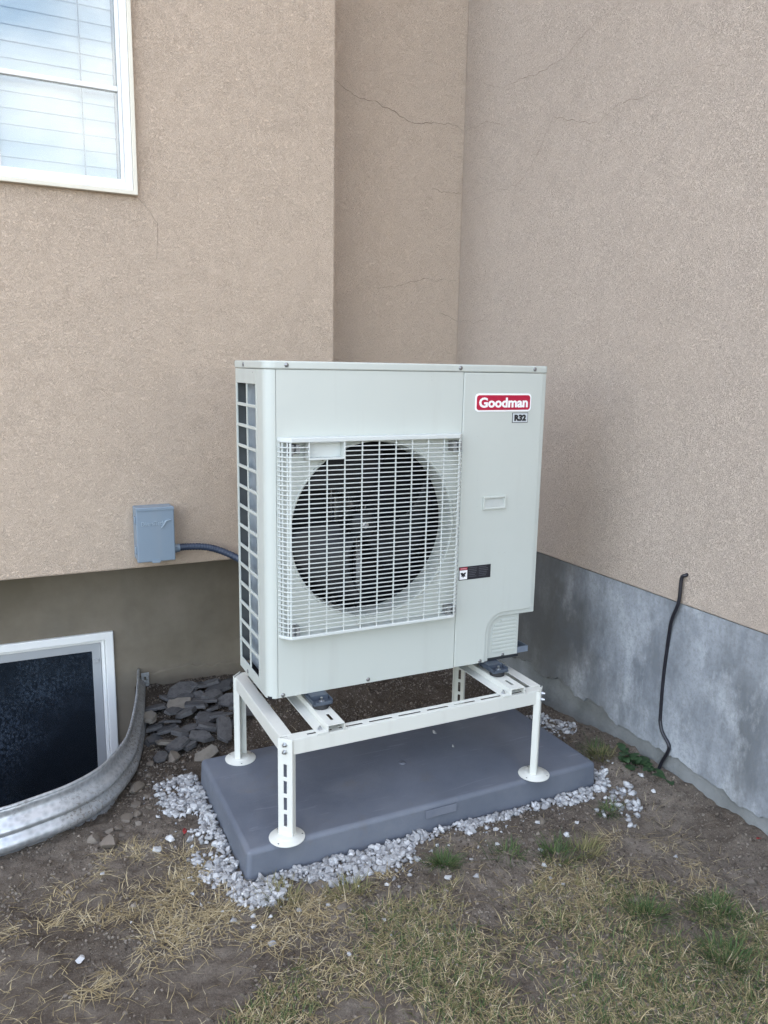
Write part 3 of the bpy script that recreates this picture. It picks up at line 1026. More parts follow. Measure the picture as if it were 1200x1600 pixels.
for (lx, ly), ang in LEGS:
    leg = link('leg', leg_me, stand, (lx, ly, 0), bevel=0.0015, rot=(0, 0, R(ang)))
    a = R(ang)
    T = Matrix.Translation((lx, ly, 0)) @ Matrix.Rotation(a, 4, 'Z')

    def under(o, mat4):
        o.parent = leg
        o.matrix_parent_inverse = Matrix.Identity(4)
        o.matrix_basis = mat4
    f_ = bpy.data.objects.new('foot_plate', foot_me)
    COL.objects.link(f_)
    under(f_, Matrix.Translation((0, 0.010, PADT + 0.0005)))
    smooth_by_angle(f_, 40)
    for k in range(2):
        b_ = bpy.data.objects.new('bolt', bolt_me)
        COL.objects.link(b_)
        under(b_, Matrix.Translation((0.0, -0.0002, ST - 0.015 - 0.021 * k)) @ Matrix.Rotation(R(90), 4, 'X'))
    for t_ in (0.6, 2.7, 4.6):
        h_ = bpy.data.objects.new('screw_hole', hole_me)
        COL.objects.link(h_)
        under(h_, Matrix.Translation((0.043 * math.cos(t_), 0.010 + 0.043 * math.sin(t_), PADT + 0.0053)))


def angle_bar(name, a, b, inward, slots=True):
    """L bar from a to b: upright flange outside, slotted flange on top pointing inward"""
    a, b, inw = Vector(a), Vector(b), Vector(inward)
    L = (b - a).length
    d = (b - a).normalized()
    mb = MB()
    fn = lambda u, v, w: a + d * u + Vector((0, 0, v)) + inw * w
    mb.plate([0, L], [-0.046, -0.0031], [], fn, 0.0, th)
    us = [0.0]
    holes = []
    u = 0.055
    i = 1
    while slots and u + 0.085 < L - 0.03:
        us += [u, u + 0.075]
        holes.append((i, 1))
        i += 2
        u += 0.096
    us.append(L)
    fn2 = lambda u_, v_, w_: a + d * u_ + inw * v_ + Vector((0, 0, w_))
    mb.plate(us, [0.0, 0.0135, 0.0225, 0.037], holes, fn2, -0.003, 0.0)
    return mb.build(name, M['stand'], stand, bevel=0.0015)


yF, yB, xL, xR = -0.158, 0.364, -0.007, 0.884
angle_bar('front_bar', (0.014, yF, ST), (0.859, yF, ST), (0, 1, 0))
angle_bar('back_bar', (0.020, yB, ST), (0.857, yB, ST), (0, -1, 0))
angle_bar('side_bar', (xL, -0.128, ST + 0.001), (xL, 0.336, ST + 0.001), (1, 0, 0), False)
angle_bar('side_bar', (xR, -0.128, ST + 0.001), (xR, 0.336, ST + 0.001), (-1, 0, 0), False)
for (cx_, cy_, sx_, sy_) in ((-0.0055, -0.1562, 1, 1), (0.8825, -0.1562, -1, 1), (-0.0055, 0.3622, 1, -1), (0.8825, 0.3622, -1, -1)):
    g_ = [(0.0195, 0.0003), (0.036, 0.0003), (0.036, 0.042), (0.0003, 0.042), (0.0003, 0.0195)]
    MB().prism([(cx_ + sx_ * u, cy_ + sy_ * v) for u, v in g_], XY, ST - 0.0064, ST - 0.0034).build('corner_plate', M['stand'], stand)
RZ = ST + 0.0012
for xc in (0.150, 0.772):
    rb = MB()
    rb.box(xc - 0.057, xc - 0.0263, -0.160, 0.366, RZ, RZ + 0.003)
    rb.box(xc - 0.026, xc - 0.023, -0.160, 0.366, RZ, RZ + 0.0185)
    rb.box(xc + 0.023, xc + 0.026, -0.160, 0.366, RZ, RZ + 0.0185)
    rb.box(xc + 0.0263, xc + 0.034, -0.160, 0.366, RZ, RZ + 0.003)
    vv = [-0.160, -0.130, -0.088, 0.278, 0.320, 0.366]
    rb.plate([xc - 0.026, xc - 0.005, xc + 0.005, xc + 0.026], vv, [(1, 1), (1, 3)], lambda u, v, w: (u, v, w), RZ + 0.0187, RZ + 0.0217)
    rail = rb.build('cross_rail', M['stand'], stand, bevel=0.001)
    for yb in (-0.138, 0.344):
        link('bolt', bolt_me, rail, (xc - 0.041, yb, RZ + 0.0031))

# ------------------------------------------------------------------ heat pump
W_, D_, ZB, ZT, ZL = 0.94, 0.295, 0.443, 1.4155, 1.393
hp = empty('heat_pump', (0.47, 0.15, RZ + 0.022))
tag(hp, 'ivory outdoor heat pump with square fan guard and red badge', 'heat pump')
P = M['paint']
# top cover
rr = 0.034
fp = [(-0.002, D_ + 0.004)]
for k in range(9):
    a = R(180 + 90 * k / 8)
    fp.append((-0.002 + rr + rr * math.cos(a), -0.003 + rr + rr * math.sin(a)))
for k in range(5):
    a = R(270 + 90 * k / 4)
    fp.append((W_ + 0.002 - 0.012 + 0.012 * math.cos(a), -0.003 + 0.012 + 0.012 * math.sin(a)))
fp.append((W_ + 0.002, D_ + 0.004))
lid = MB().prism(fp, XY, ZL, ZT).build('top_cover', P, hp, bevel=0.004, seg=3)
smooth_by_angle(lid, 50)

screw_me = MB().lathe([(0.0065, 0.0), (0.0062, 0.0015), (0.0035, 0.0028), (0.0, 0.0031)], (0, 0, 0), 'Z', 14).mesh('screw', M['screw'], True)


def screw(parent, x, y, z, face='-Y'):
    rot = {'-Y': (R(90), 0, 0), '-X': (0, R(-90), 0)}[face]
    link('screw', screw_me, parent, (x, y, z), rot=rot)


for x in (0.061, 0.613, 0.888):
    screw(lid, x, -0.0031, 1.4045)
screw(lid, -0.0021, 0.20, 1.4045, '-X')

# front panel with the fan opening
FC = (0.335, 0.926)
LIP, THR = 0.2655, 0.260


def hole_panel(x0, x1, z0, z1, c, r, y0, y1, n=96):
    angs = sorted([2 * math.pi * k / n for k in range(n)] +
                  [math.atan2(zc - c[1], xc - c[0]) % (2 * math.pi) for xc in (x0, x1) for zc in (z0, z1)])
    inner, outer = [], []
    for a in angs:
        ca, sa = math.cos(a), math.sin(a)
        inner.append((c[0] + r * ca, c[1] + r * sa))
        t = 1e9
        if ca > 1e-9: t = min(t, (x1 - c[0]) / ca)
        if ca < -1e-9: t = min(t, (x0 - c[0]) / ca)
        if sa > 1e-9: t = min(t, (z1 - c[1]) / sa)
        if sa < -1e-9: t = min(t, (z0 - c[1]) / sa)
        outer.append((c[0] + t * ca, c[1] + t * sa))
    mb = MB()
    m = len(angs)
    mb.v = [(x, y0, z_) for x, z_ in inner] + [(x, y0, z_) for x, z_ in outer] + [(x, y1, z_) for x, z_ in inner] + [(x, y1, z_) for x, z_ in outer]
    for i in range(m):
        j = (i + 1) % m
        mb.f += [(i, j, m + j, m + i), (2 * m + i, 3 * m + i, 3 * m + j, 2 * m + j), (m + i, m + j, 3 * m + j, 3 * m + i), (i, 2 * m + i, 2 * m + j, j)]
    return mb


fpan = hole_panel(0.0315, 0.6262, ZB, ZL - 0.0008, FC, LIP, 0.0, 0.004)
front = fpan.build('front_panel', P, hp)
for x, z_ in ((0.046, 0.4505), (0.321, 0.4535)):
    screw(front, x, -0.0001, z_)
# rounded corner post and the left side with its grille
cp = [(0.0302, 0.0002)]
for k in range(11):
    a = R(270 - 90 * k / 10)
    cp.append((0.030 + 0.030 * math.cos(a), 0.030 + 0.030 * math.sin(a)))
cp += [(0.0, 0.0805), (0.003, 0.0805), (0.003, 0.031)]
for k in range(11):
    a = R(180 + 90 * k / 10)
    cp.append((0.030 + 0.027 * math.cos(a), 0.030 + 0.027 * math.sin(a)))
cp.append((0.0302, 0.0032))
post = MB().prism(cp, XY, ZB, ZL - 0.0008).build('corner_post', P, hp)
smooth_by_angle(post, 25)
sg = empty('side_grille', (0, 0.19, ZB), hp)
gy0, gym, gy1 = 0.082, 0.1735, 0.286
sgf = MB()
sgf.box(-0.0005, 0.004, 0.081, D_, 1.350, ZL - 0.0008)
sgf.box(-0.0005, 0.004, 0.081, D_, ZB, 0.478)
sgf.box(-0.0005, 0.004, 0.081, 0.088, 0.4782, 1.3498)
sgf.box(-0.0005, 0.004, 0.282, D_, 0.4782, 1.3498)
sgf.build('grille_frame', P, sg, bevel=0.001)
MB().box(-0.0004, 0.004, 0.1735, 0.1825, 0.4784, 1.3496).build('upright', P, sg, bevel=0.001)
NB = 14
pitch_z = (1.350 - 0.478) / NB
bar_me = MB().box(-0.0012, 0.0045, 0.0882, 0.2818, -0.0045, 0.0045).mesh('bar', P)
for i in range(1, NB):
    link('bar', bar_me, sg, (0, 0, 0.478 + i * pitch_z), bevel=0.001)
screw(sg, -0.0006, 0.205, 0.4555, '-X')
# coil behind the side grille and across the back
MB().box(0.030, 0.05, 0.10, 0.285, 0.46, 1.37).build('coil', M['coil'], hp)
MB().box(0.0045, 0.0295, 0.2855, 0.2890, 0.46, 1.37).build('tube_sheet', mottled('dark_tube_sheet', (0.05, 0.055, 0.055), (0.075, 0.08, 0.08), 12, 0.6), hp)
MB().box(0.0505, 0.90, 0.262, 0.285, 0.46, 1.37).build('coil', M['dark_inside'], hp)
MB().box(0.004, 0.93, 0.2905, D_, ZB + 0.03, ZL - 0.0008).build('back_panel', P, hp)
MB().box(0.004, 0.885, 0.0045, 0.290, ZB, ZB + 0.006).build('base_pan', M['dark_inside'], hp)
MB().box(0.628, 0.636, 0.010, 0.26, ZB + 0.007, 1.385).build('partition', M['dark_inside'], hp)
MB().box(0.0305, 0.627, 0.010, 0.26, 1.37, 1.385).build('inner_roof', M['dark_inside'], hp)
MB().box(0.0305, 0.0495, 0.011, 0.0985, ZB + 0.007, 1.369).build('inner_side', M['dark_inside'], hp)
# bell mouth round the fan
shr = MB()
pr = [(LIP + 0.006, -0.0005), (LIP + 0.005, -0.004), (LIP + 0.002, -0.0055), (LIP - 0.002, -0.002), (THR + 0.004, 0.012), (THR, 0.03), (THR, 0.062), (THR + 0.003, 0.075)]
m = 96
for (r, h) in pr:
    for k in range(m):
        t = 2 * math.pi * k / m
        shr.v.append((FC[0] + r * math.cos(t), h, FC[1] + r * math.sin(t)))
for i in range(len(pr) - 1):
    for k in range(m):
        k2 = (k + 1) % m
        shr.f.append((i * m + k, i * m + k2, (i + 1) * m + k2, (i + 1) * m + k))
shr.build('bell_mouth', P, hp, smooth=True)
# fan
fan = empty('fan', (FC[0], 0.10, FC[1]), hp)
MB().lathe([(0.0, -0.032), (0.022, -0.031), (0.040, -0.024), (0.046, -0.010), (0.047, 0.035), (0.0, 0.036)], (FC[0], 0.10, FC[1]), 'Y', 36).build('hub', M['fan_black'], fan, smooth=True)
MB().lathe([(0.0, -0.008), (0.005, -0.008), (0.006, -0.003), (0.011, -0.002), (0.011, 0.0)], (FC[0], 0.067, FC[1]), 'Y', 8).build('shaft_nut', M['steel'], fan)
blade = MB()
nr, na = 9, 11
for i in range(nr):
    r = 0.040 + (0.248 - 0.040) * i / (nr - 1)
    span = R(72) * (0.75 + 0.45 * i / (nr - 1))
    sweep = R(26) * (i / (nr - 1)) ** 1.5
    for j in range(na):
        t = j / (na - 1) - 0.5
        a = t * span + sweep
        y = 0.052 * (-t) * 1.5 * (0.75 + 0.25 * i / (nr - 1)) + 0.010 * math.cos(t * math.pi)
        blade.v.append((r * math.cos(a), y, r * math.sin(a)))
for i in range(nr - 1):
    for j in range(na - 1):
        blade.f.append((i * na + j, i * na + j + 1, (i + 1) * na + j + 1, (i + 1) * na + j))
blade_me = blade.mesh('blade', M['fan_black'], True)
for k in range(3):
    b_ = link('blade', blade_me, fan, (FC[0], 0.105, FC[1]), rot=(0, R(35 + 120 * k), 0))
    s_ = b_.modifiers.new('thick', 'SOLIDIFY')
    s_.thickness = 0.004
mbk = MB()
for x in (0.285, 0.375):
    mbk.box(x, x + 0.022, 0.225, 0.245, 0.45, 1.368)
mbk.box(0.286, 0.396, 0.195, 0.2245, 0.86, 1.0)
mbk.build('motor_bracket', M['steel'], hp, bevel=0.002)

# service panel on the right with its notch
NX, NZ, NR = 0.762, 0.594, 0.052


def service_outline(ins, z_low):
    x1 = W_ - ins
    pts = [(0.6280, ZL - 0.0008 - (0.0006 if ins else 0)), (0.6280, z_low)]
    pts.append((NX - ins, z_low))
    c = (NX + NR, NZ - NR)
    for k in range(11):
        a = R(180 - 90 * k / 10)
        pts.append((c[0] + (NR + ins) * math.cos(a), c[1] + (NR + ins) * math.sin(a)))
    pts += [(x1, NZ + ins), (x1, ZL - 0.0008 - (0.0006 if ins else 0))]
    return pts


sp = MB().prism(service_outline(0.0, ZB), XZ, 0.0028, 0.012)
service = sp.build('service_panel', P, hp, bevel=0.0035, seg=3)
MB().prism(service_outline(0.016, ZB + 0.001), XZ, -0.0026, 0.0030).build('raised_face', P, service, bevel=0.0022, seg=3)
screw(service, 0.727, -0.0027, 0.4515)
# right side cheek (rounded front corner) above the notch
ck = [(0.9405, 0.006)]
MB().box(0.905, W_ - 0.0004, 0.0122, D_, NZ, ZL - 0.0008).build('side_panel', P, hp, bevel=0.003)
MB().box(0.64, 0.9048, 0.0122, 0.29, NZ, NZ + 0.004).build('notch_ceiling', P, hp)
# valve cover: ribbed panel in the notch
vc = empty('valve_cover', (0.83, 0.02, ZB), hp)
vcf = []
c = (NX + 0.0005 + 0.05, NZ - 0.0515)
vcf = [(NX + 0.0005, ZB + 0.001), (0.888, ZB + 0.001), (0.888, NZ - 0.001), (c[0], NZ - 0.001)]
for k in range(1, 9):
    a = R(90 + 90 * k / 8)
    vcf.append((c[0] + 0.05 * math.cos(a), c[1] + 0.0505 * math.sin(a)))
MB().prism(vcf, XZ, 0.0135, 0.20).build('cover_body', P, vc, bevel=0.002)
# raised inner border following the arc
for i in range(9):
    z_ = 0.4705 + 0.0132 * i
    xl = NX + 0.019
    if z_ > NZ - 0.052:
        dzv = z_ - (NZ - 0.052)
        xl = NX + 0.052 - math.sqrt(max(0.0, 0.034 ** 2 - dzv ** 2))
    rb = MB().prism([(xl, -0.0042), (0.873, -0.0042), (0.878, 0.0), (0.873, 0.0042), (xl, 0.0042)], XZ, 0.0105, 0.0136)
    rb.build('louvre', P, vc, bevel=0.0018, loc=(0, 0, z_))
screw(vc, 0.828, 0.0133, 0.4525)
# valve tray sticking out to the right
tr = MB()
tr.box(0.8885, 0.936, 0.022, 0.130, 0.4465, 0.449)
tr.box(0.8885, 0.936, 0.0205, 0.022, 0.4465, 0.468)
tr.box(0.936, 0.9375, 0.0205, 0.130, 0.4465, 0.468)
tr.build('valve_bracket', M['foot_steel'] if False else mottled('zinc_bracket', (0.20, 0.24, 0.30), (0.28, 0.32, 0.38), 30, 0.4, metal=0.5), hp, bevel=0.001)
# recessed grip
rg = empty('grip', (0.754, 0, 0.983), hp)
frame(0.711, 0.797, 0.9625, 1.0045, 0.006, -0.0095, -0.0027).build('grip_rim', P, rg, bevel=0.0012)
gb = MB()
gb.add([(0.717, -0.0080, 0.9685), (0.791, -0.0080, 0.9685), (0.791, -0.0030, 0.9985), (0.717, -0.0030, 0.9985)], [(0, 1, 2, 3)])
gb.build('grip_back', mottled('grip_paint', (0.42, 0.44, 0.41), (0.47, 0.49, 0.46), 30, 0.4), rg)

# red badge with white border and lettering
bd = empty('badge', (0.774, 0, 1.30), hp)
bd['label'] = 'red badge with white lettering'
MB().prism(round_rect(0.669, 0.879, 1.2725, 1.3285, 0.012), XZ, -0.0044, -0.0027).build('border', M['badge_white'], bd, bevel=0.0004)
MB().prism(round_rect(0.674, 0.874, 1.2775, 1.3235, 0.009), XZ, -0.0050, -0.0045).build('field', M['red'], bd)
# lettering: capital G is taller than the small letters
link('lettering', text_mesh('lettering', 'Goodman', 0.183, 0.0315, lambda u, v, w: (0.6825 + u, -0.0051 - w, 1.2850 + v), M['badge_white'], 0.034, 0.0006), bd)
r3 = empty('refrigerant_label', (0.84, 0, 1.252), hp)
MB().prism([(0.8095, 1.2365), (0.8695, 1.2365), (0.8695, 1.2685), (0.8095, 1.2685)], XZ, -0.0036, -0.0027).build('border', M['ink'], r3)
MB().prism([(0.8112, 1.2382), (0.8678, 1.2382), (0.8678, 1.2668), (0.8112, 1.2668)], XZ, -0.0040, -0.0037).build('field', M['label_grey'], r3)
link('lettering', text_mesh('lettering', 'R32', 0.0455, 0.0205, lambda u, v, w: (0.8168 + u, -0.0041 - w, 1.2422 + v), M['ink'], 0.065, 0.0005), r3)
# warning sticker
wl_ = empty('warning_label', (0.693, 0, 0.76), hp)
MB().prism([(0.633, 0.737), (0.753, 0.737), (0.753, 0.781), (0.633, 0.781)], XZ, -0.0034, -0.0027).build('field', M['ink'], wl_)
MB().prism([(0.6355, 0.7705), (0.664, 0.7705), (0.664, 0.779), (0.6355, 0.779)], XZ, -0.0038, -0.0035).build('red_header', M['label_red'], wl_)
MB().prism([(0.639, 0.7735), (0.661, 0.7735), (0.661, 0.7760), (0.639, 0.7760)], XZ, -0.0041, -0.0039).build('print_line', M['label_pink'], wl_)
MB().prism([(0.6355, 0.7395), (0.664, 0.7395), (0.664, 0.7695), (0.6355, 0.7695)], XZ, -0.0038, -0.0035).build('white_square', M['badge_white'], wl_)
pic = MB()
pc = (0.6495, 0.7550)
for a0, ln, wd in ((35, 0.0125, 0.0045), (150, 0.0125, 0.006), (265, 0.0105, 0.0035), (320, 0.010, 0.004), (215, 0.0095, 0.0042)):
    a = R(a0)
    d = Vector((math.cos(a), math.sin(a)))
    s_ = Vector((-d.y, d.x))
    q = [Vector(pc) - s_ * wd * 0.5, Vector(pc) + d * ln * 0.55 - s_ * wd * 0.75, Vector(pc) + d * ln, Vector(pc) + d * ln * 0.5 + s_ * wd * 0.75, Vector(pc) + s_ * wd * 0.5]
    dy = 0.00003 * a0 / 30
    pic.prism([(p_.x, p_.y) for p_ in q], XZ, -0.0042 - dy, -0.0039)
pic.build('pictogram', M['ink'], wl_)
for k in range(6):
    z_ = 0.7745 - 0.0058 * k
    MB().box(0.669, 0.669 + random.uniform(0.022, 0.032), -0.0037, -0.0035, z_, z_ + 0.002).build('print_line', M['label_print'], wl_)
    MB().box(0.708, 0.708 + random.uniform(0.026, 0.038), -0.0037, -0.0035, z_, z_ + 0.002).build('print_line', M['label_print'], wl_)

# fan guard: wires bent round both sides, visor on top, lip below
gd = empty('fan_guard', (0.331, -0.02, 0.63), hp)
G = M['guard']
gx0, gx1, gz0, gz1, gd_ = 0.0345, 0.6255, 0.630, 1.208, 0.036
vis = [(gx0 - 0.001, -0.0003), (gx0 + 0.004, -0.012), (gx0 + 0.020, -0.034), (gx0 + 0.027, -0.040), (gx1 - 0.027, -0.040), (gx1 - 0.020, -0.034), (gx1 - 0.004, -0.012), (gx1 + 0.001, -0.0003)]
MB().prism(vis, XY, 1.1955, 1.2085).build('visor', G, gd, bevel=0.002)
lp = [(x, y * 0.97) for x, y in vis]
MB().prism(lp, XY, 0.629, 0.6385).build('lower_lip', G, gd, bevel=0.002)
NWIRE = 42
wz0, wz1 = 0.6385, 1.1955
wp = [(gx0, -0.0006), (gx0 + 0.005, -0.0125), (gx0 + 0.019, -0.0315), (gx0 + 0.026, -0.0365), (gx1 - 0.026, -0.0365), (gx1 - 0.019, -0.0315), (gx1 - 0.005, -0.0125), (gx1, -0.0006)]


def strip(pts, h, t):
    """a flat wire following pts in plan, h tall and t deep"""
    mb = MB()
    n = len(pts)
    rows = []
    for i, p_ in enumerate(pts):
        a, b = Vector(pts[max(i - 1, 0)]), Vector(pts[min(i + 1, n - 1)])
        d = (b - a).normalized()
        nn = Vector((-d.y, d.x))
        p_ = Vector(p_)
        q0, q1 = p_ - nn * t / 2, p_ + nn * t / 2
        rows.append([(q0.x, q0.y, -h / 2), (q1.x, q1.y, -h / 2), (q1.x, q1.y, h / 2), (q0.x, q0.y, h / 2)])
    for r_ in rows:
        mb.v += r_
    for i in range(n - 1):
        for k in range(4):
            k2 = (k + 1) % 4
            mb.f.append((i * 4 + k, i * 4 + k2, (i + 1) * 4 + k2, (i + 1) * 4 + k))
    mb.f += [(3, 2, 1, 0), tuple((n - 1) * 4 + k for k in range(4))]
    return mb


wire_me = strip(wp, 0.0026, 0.0030).mesh('wire', G)
HX0, HX1, HZ0 = 0.112, 0.222, 1.146
wire_l = strip([p_ for p_ in wp[:4]] + [(HX0, -0.0365)], 0.0026, 0.0030).mesh('wire', G)
wire_r = strip([(HX1, -0.0365)] + [p_ for p_ in wp[4:]], 0.0026, 0.0030).mesh('wire', G)
for i in range(1, NWIRE):
    z_ = wz0 + (wz1 - wz0) * i / NWIRE
    if z_ > HZ0 - 0.004:
        link('wire', wire_l, gd, (0, 0, z_))
        link('wire', wire_r, gd, (0, 0, z_))
    else:
        link('wire', wire_me, gd, (0, 0, z_))
up_me = MB().box(-0.0017, 0.0017, -0.0015, 0.0018, wz0, wz1).mesh('upright_wire', G)
up_short = MB().box(-0.0017, 0.0017, -0.0015, 0.0018, wz0, HZ0).mesh('upright_wire', G)
for k in range(11):
    x = gx0 + 0.0265 + (gx1 - gx0 - 0.053) * k / 10
    link('upright_wire', up_short if HX0 + 0.004 < x < HX1 - 0.004 else up_me, gd, (x, -0.0345, 0))
for s in (0, 1):
    for t in (0.12, 0.38, 0.62, 0.85):
        f_ = t * 3
        i = int(f_)
        a, b = Vector(wp[i]), Vector(wp[i + 1])
        q = a.lerp(b, f_ - i)
        x = q.x if s == 0 else gx0 + gx1 - q.x
        link('upright_wire', up_me, gd, (x + (0.002 if s == 0 else -0.002), q.y + 0.001, 0))
# handle pocket in the guard
hd_ = MB().plate([HX0, HX0 + 0.004, HX1 - 0.004, HX1], [HZ0, HZ0 + 0.005, 1.194, 1.1952], [(1, 1)], XZ, -0.0385, -0.012)
hd_.box(HX0 + 0.0001, HX1 - 0.0001, -0.0118, -0.009, HZ0, 1.1951)
hd_.build('handle_pocket', G, gd, bevel=0.001)
for (cx_, cz_) in ((gx0 + 0.040, 1.176), (gx1 - 0.030, 1.172), (gx0 + 0.040, 0.652), (gx1 - 0.032, 0.654)):
    cb = MB()
    cb.box(cx_ - 0.016, cx_ - 0.004, -0.0335, -0.0005, cz_ - 0.016, cz_ + 0.014)
    cb.box(cx_ + 0.003, cx_ + 0.014, -0.0335, -0.0005, cz_ - 0.013, cz_ + 0.014)
    cb.box(cx_ - 0.0038, cx_ + 0.0028, -0.024, -0.0005, cz_ - 0.006, cz_ + 0.012)
    cb.build('clip', M['clip'], gd, bevel=0.0015)

# feet: flanged steel shoes with rubber underneath
for (fx, fy, sy) in ((0.150, -0.028, 1), (0.772, -0.030, 1), (0.150, 0.300, -1), (0.772, 0.300, -1)):
    ft = empty('foot', (fx, fy, RZ + 0.022), hp)
    y0, y1 = (fy - 0.036, fy + 0.06) if sy > 0 else (fy - 0.06, fy + 0.036)
    s_ = MB().prism(round_rect(fx - 0.031, fx + 0.031, y0, y1, 0.008), XY, ZB - 0.0165, ZB - 0.0145)
    s_.box(fx - 0.031, fx - 0.029, y0 + 0.008, y1 - 0.008, ZB - 0.0144, ZB - 0.004)
    s_.box(fx + 0.029, fx + 0.031, y0 + 0.008, y1 - 0.008, ZB - 0.0144, ZB - 0.004)
    ye = y0 if sy > 0 else y1 - 0.002
    s_.box(fx - 0.024, fx + 0.024, ye, ye + 0.002, ZB - 0.0144, ZB - 0.006)
    s_.build('shoe', M['foot_steel'], ft, bevel=0.001)
    MB().lathe([(0.024, RZ + 0.0222), (0.0255, RZ + 0.026), (0.024, ZB - 0.0168)], (fx, fy - 0.010 * sy, 0), 'Z', 24).build('rubber_mount', M['rubber'], ft)
    MB().lathe([(0.009, ZB - 0.0144), (0.009, ZB - 0.0105), (0.004, ZB - 0.0103), (0.004, ZB + 0.0), (0.0, ZB + 0.0006)], (fx, fy - 0.016 * sy, 0), 'Z', 8).build('bolt', M['steel'], ft)
    MB().box(fx - 0.027, fx + 0.027, min(fy, fy + 0.055 * sy), max(fy, fy + 0.055 * sy), ZB - 0.0143, ZB - 0.0005).build('bracket', M['foot_steel'], ft)

# ------------------------------------------------------------------ disconnect box, conduit, wall cable
db = empty('disconnect_box', (-0.16, 0.949, 0.667))
tag(db, 'small grey electrical disconnect box with embossed lid on the bay wall', 'electrical box')
bx0, bx1, bz0, bz1 = -0.2315, -0.0890, 0.668, 0.8755
MB().box(bx0 + 0.004, bx1 - 0.002, 0.8905, 0.9485, bz0 + 0.006, bz1 - 0.002).build('enclosure', M['box_grey'], db, bevel=0.003)
cov = MB().box(bx0 + 0.004, bx1, 0.868, 0.8900, bz0, bz1).build('lid', M['box_grey'], db, bevel=0.004, seg=3)
hm = MB()
for zc in (0.715, 0.83):
    hm.box(bx0 - 0.002, bx0 + 0.0038, 0.874, 0.893, zc - 0.014, zc + 0.014)
hm.build('hinge', M['box_grey'], db, bevel=0.002)
MB().prism(round_rect(-0.177, -0.144, bz0 - 0.004, bz0 + 0.009, 0.006), XZ, 0.8655, 0.8678).build('latch_tab', M['box_grey'], db, bevel=0.001)
hood = MB().prism([(bx0 + 0.0045, bz1 - 0.012), (bx1 - 0.0005, bz1 - 0.012), (bx1 - 0.0005, bz1 - 0.001), (bx0 + 0.0045, bz1 - 0.001)], XZ, 0.8655, 0.8679)
hood.build('hood', M['box_grey'], db, bevel=0.002)
emb = text_mesh('lettering', 'DiversiTech', 0.082, 0.0165, lambda u, v, w: (-0.2095 + u, 0.8679 - w, 0.8065 + v + u * 0.02), M['box_pale'], 0.0, 0.0022)
link('lettering', emb, db)
swm = MB()
swm.prism([(-0.1385, 0.7975), (-0.1345, 0.7985), (-0.118, 0.8215), (-0.101, 0.8265), (-0.1215, 0.8245)], XZ, 0.8636, 0.8679)
swm.build('swoosh', M['box_pale'], db)

cpts = catmull([(-0.082, 0.915, 0.703), (-0.04, 0.912, 0.7055), (0.03, 0.903, 0.701), (0.09, 0.885, 0.684), (0.16, 0.84, 0.648), (0.25, 0.72, 0.58), (0.32, 0.52, 0.50), (0.35, 0.36, 0.47), (0.36, 0.30, 0.50)], 26)
rads = [0.0132 + 0.0007 * math.sin(i * math.pi * 0.5) for i in range(len(cpts))]
cd = empty('conduit', (0.03, 0.903, 0.69))
tag(cd, 'dark blue grey ribbed conduit running from the electrical box to the machine', 'conduit')
MB().tube(cpts, rads, 14).build('sleeve', M['conduit'], cd, smooth=True)
MB().lathe([(0.0175, -0.087), (0.0185, -0.085), (0.0185, -0.078), (0.016, -0.076), (0.016, -0.066), (0.0148, -0.064)], (0, 0.915, 0.703), 'X', 12).build('fitting', M['box_grey'], cd, bevel=0.0005)

ck_pts = catmull([(1.36, -0.268, 0.752), (1.338, -0.268, 0.749), (1.333, -0.258, 0.735), (1.332, -0.256, 0.656), (1.336, -0.229, 0.581), (1.344, -0.214, 0.485), (1.346, -0.207, 0.367),
                  (1.346, -0.209, 0.23), (1.345, -0.213, 0.204), (1.343, -0.228, 0.175), (1.341, -0.262, 0.144), (1.342, -0.255, 0.11), (1.343, -0.232, 0.06), (1.335, -0.222, 0.0)], 8)
cb = MB().tube(ck_pts, 0.0060, 12).build('cable', M['cable'], None, smooth=True)
tag(cb, 'black cable leaving the stucco and hanging down the grey foundation', 'cable')

# ------------------------------------------------------------------ stones
def hull_mesh(name, mat, npts, sx, sy, sz, seed, flat=0.0, round_=False):
    r_ = random.Random(seed)
    bm = bmesh.new()
    for _ in range(npts):
        while True:
            p_ = Vector((r_.uniform(-1, 1), r_.uniform(-1, 1), r_.uniform(-1, 1)))
            if 0.2 < p_.length < 1:
                break
        p_ = p_.normalized() * r_.uniform(0.85, 1.05)
        if flat:
            p_.z = max(-flat, min(flat, p_.z)) / max(flat, 1e-6)
        bm.verts.new((p_.x * sx, p_.y * sy, p_.z * sz))
    ret = bmesh.ops.convex_hull(bm, input=bm.verts)
    junk = [e for e in ret['geom_interior'] + ret['geom_unused'] if isinstance(e, bmesh.types.BMVert)]
    bmesh.ops.delete(bm, geom=list(set(junk)), context='VERTS')
    if round_:
        bmesh.ops.subdivide_edges(bm, edges=bm.edges, cuts=1, smooth=0.22, use_grid_fill=True)
        for v in bm.verts:
            v.co *= 1 + r_.uniform(-0.035, 0.035) + 0.10 * math.sin(v.co.x * 5 + seed) * math.cos(v.co.y * 4 + seed * 2)
    bmesh.ops.recalc_face_normals(bm, faces=bm.faces)
    bmesh.ops.triangulate(bm, faces=bm.faces)
    me = bpy.data.meshes.new(name)
    bm.to_mesh(me)
    bm.free()
    me.materials.append(mat)
    if round_:
        me.polygons.foreach_set('use_smooth', [True] * len(me.polygons))
        me.set_sharp_from_angle(angle=R(28))
    return me


def rand_rot(full=True):
    a = Matrix.Rotation(random.uniform(0, 6.283), 3, 'Z')
    if full:
        a = a @ Matrix.Rotation(random.uniform(-0.9, 0.9), 3, 'X') @ Matrix.Rotation(random.uniform(-0.9, 0.9), 3, 'Y')
    return a


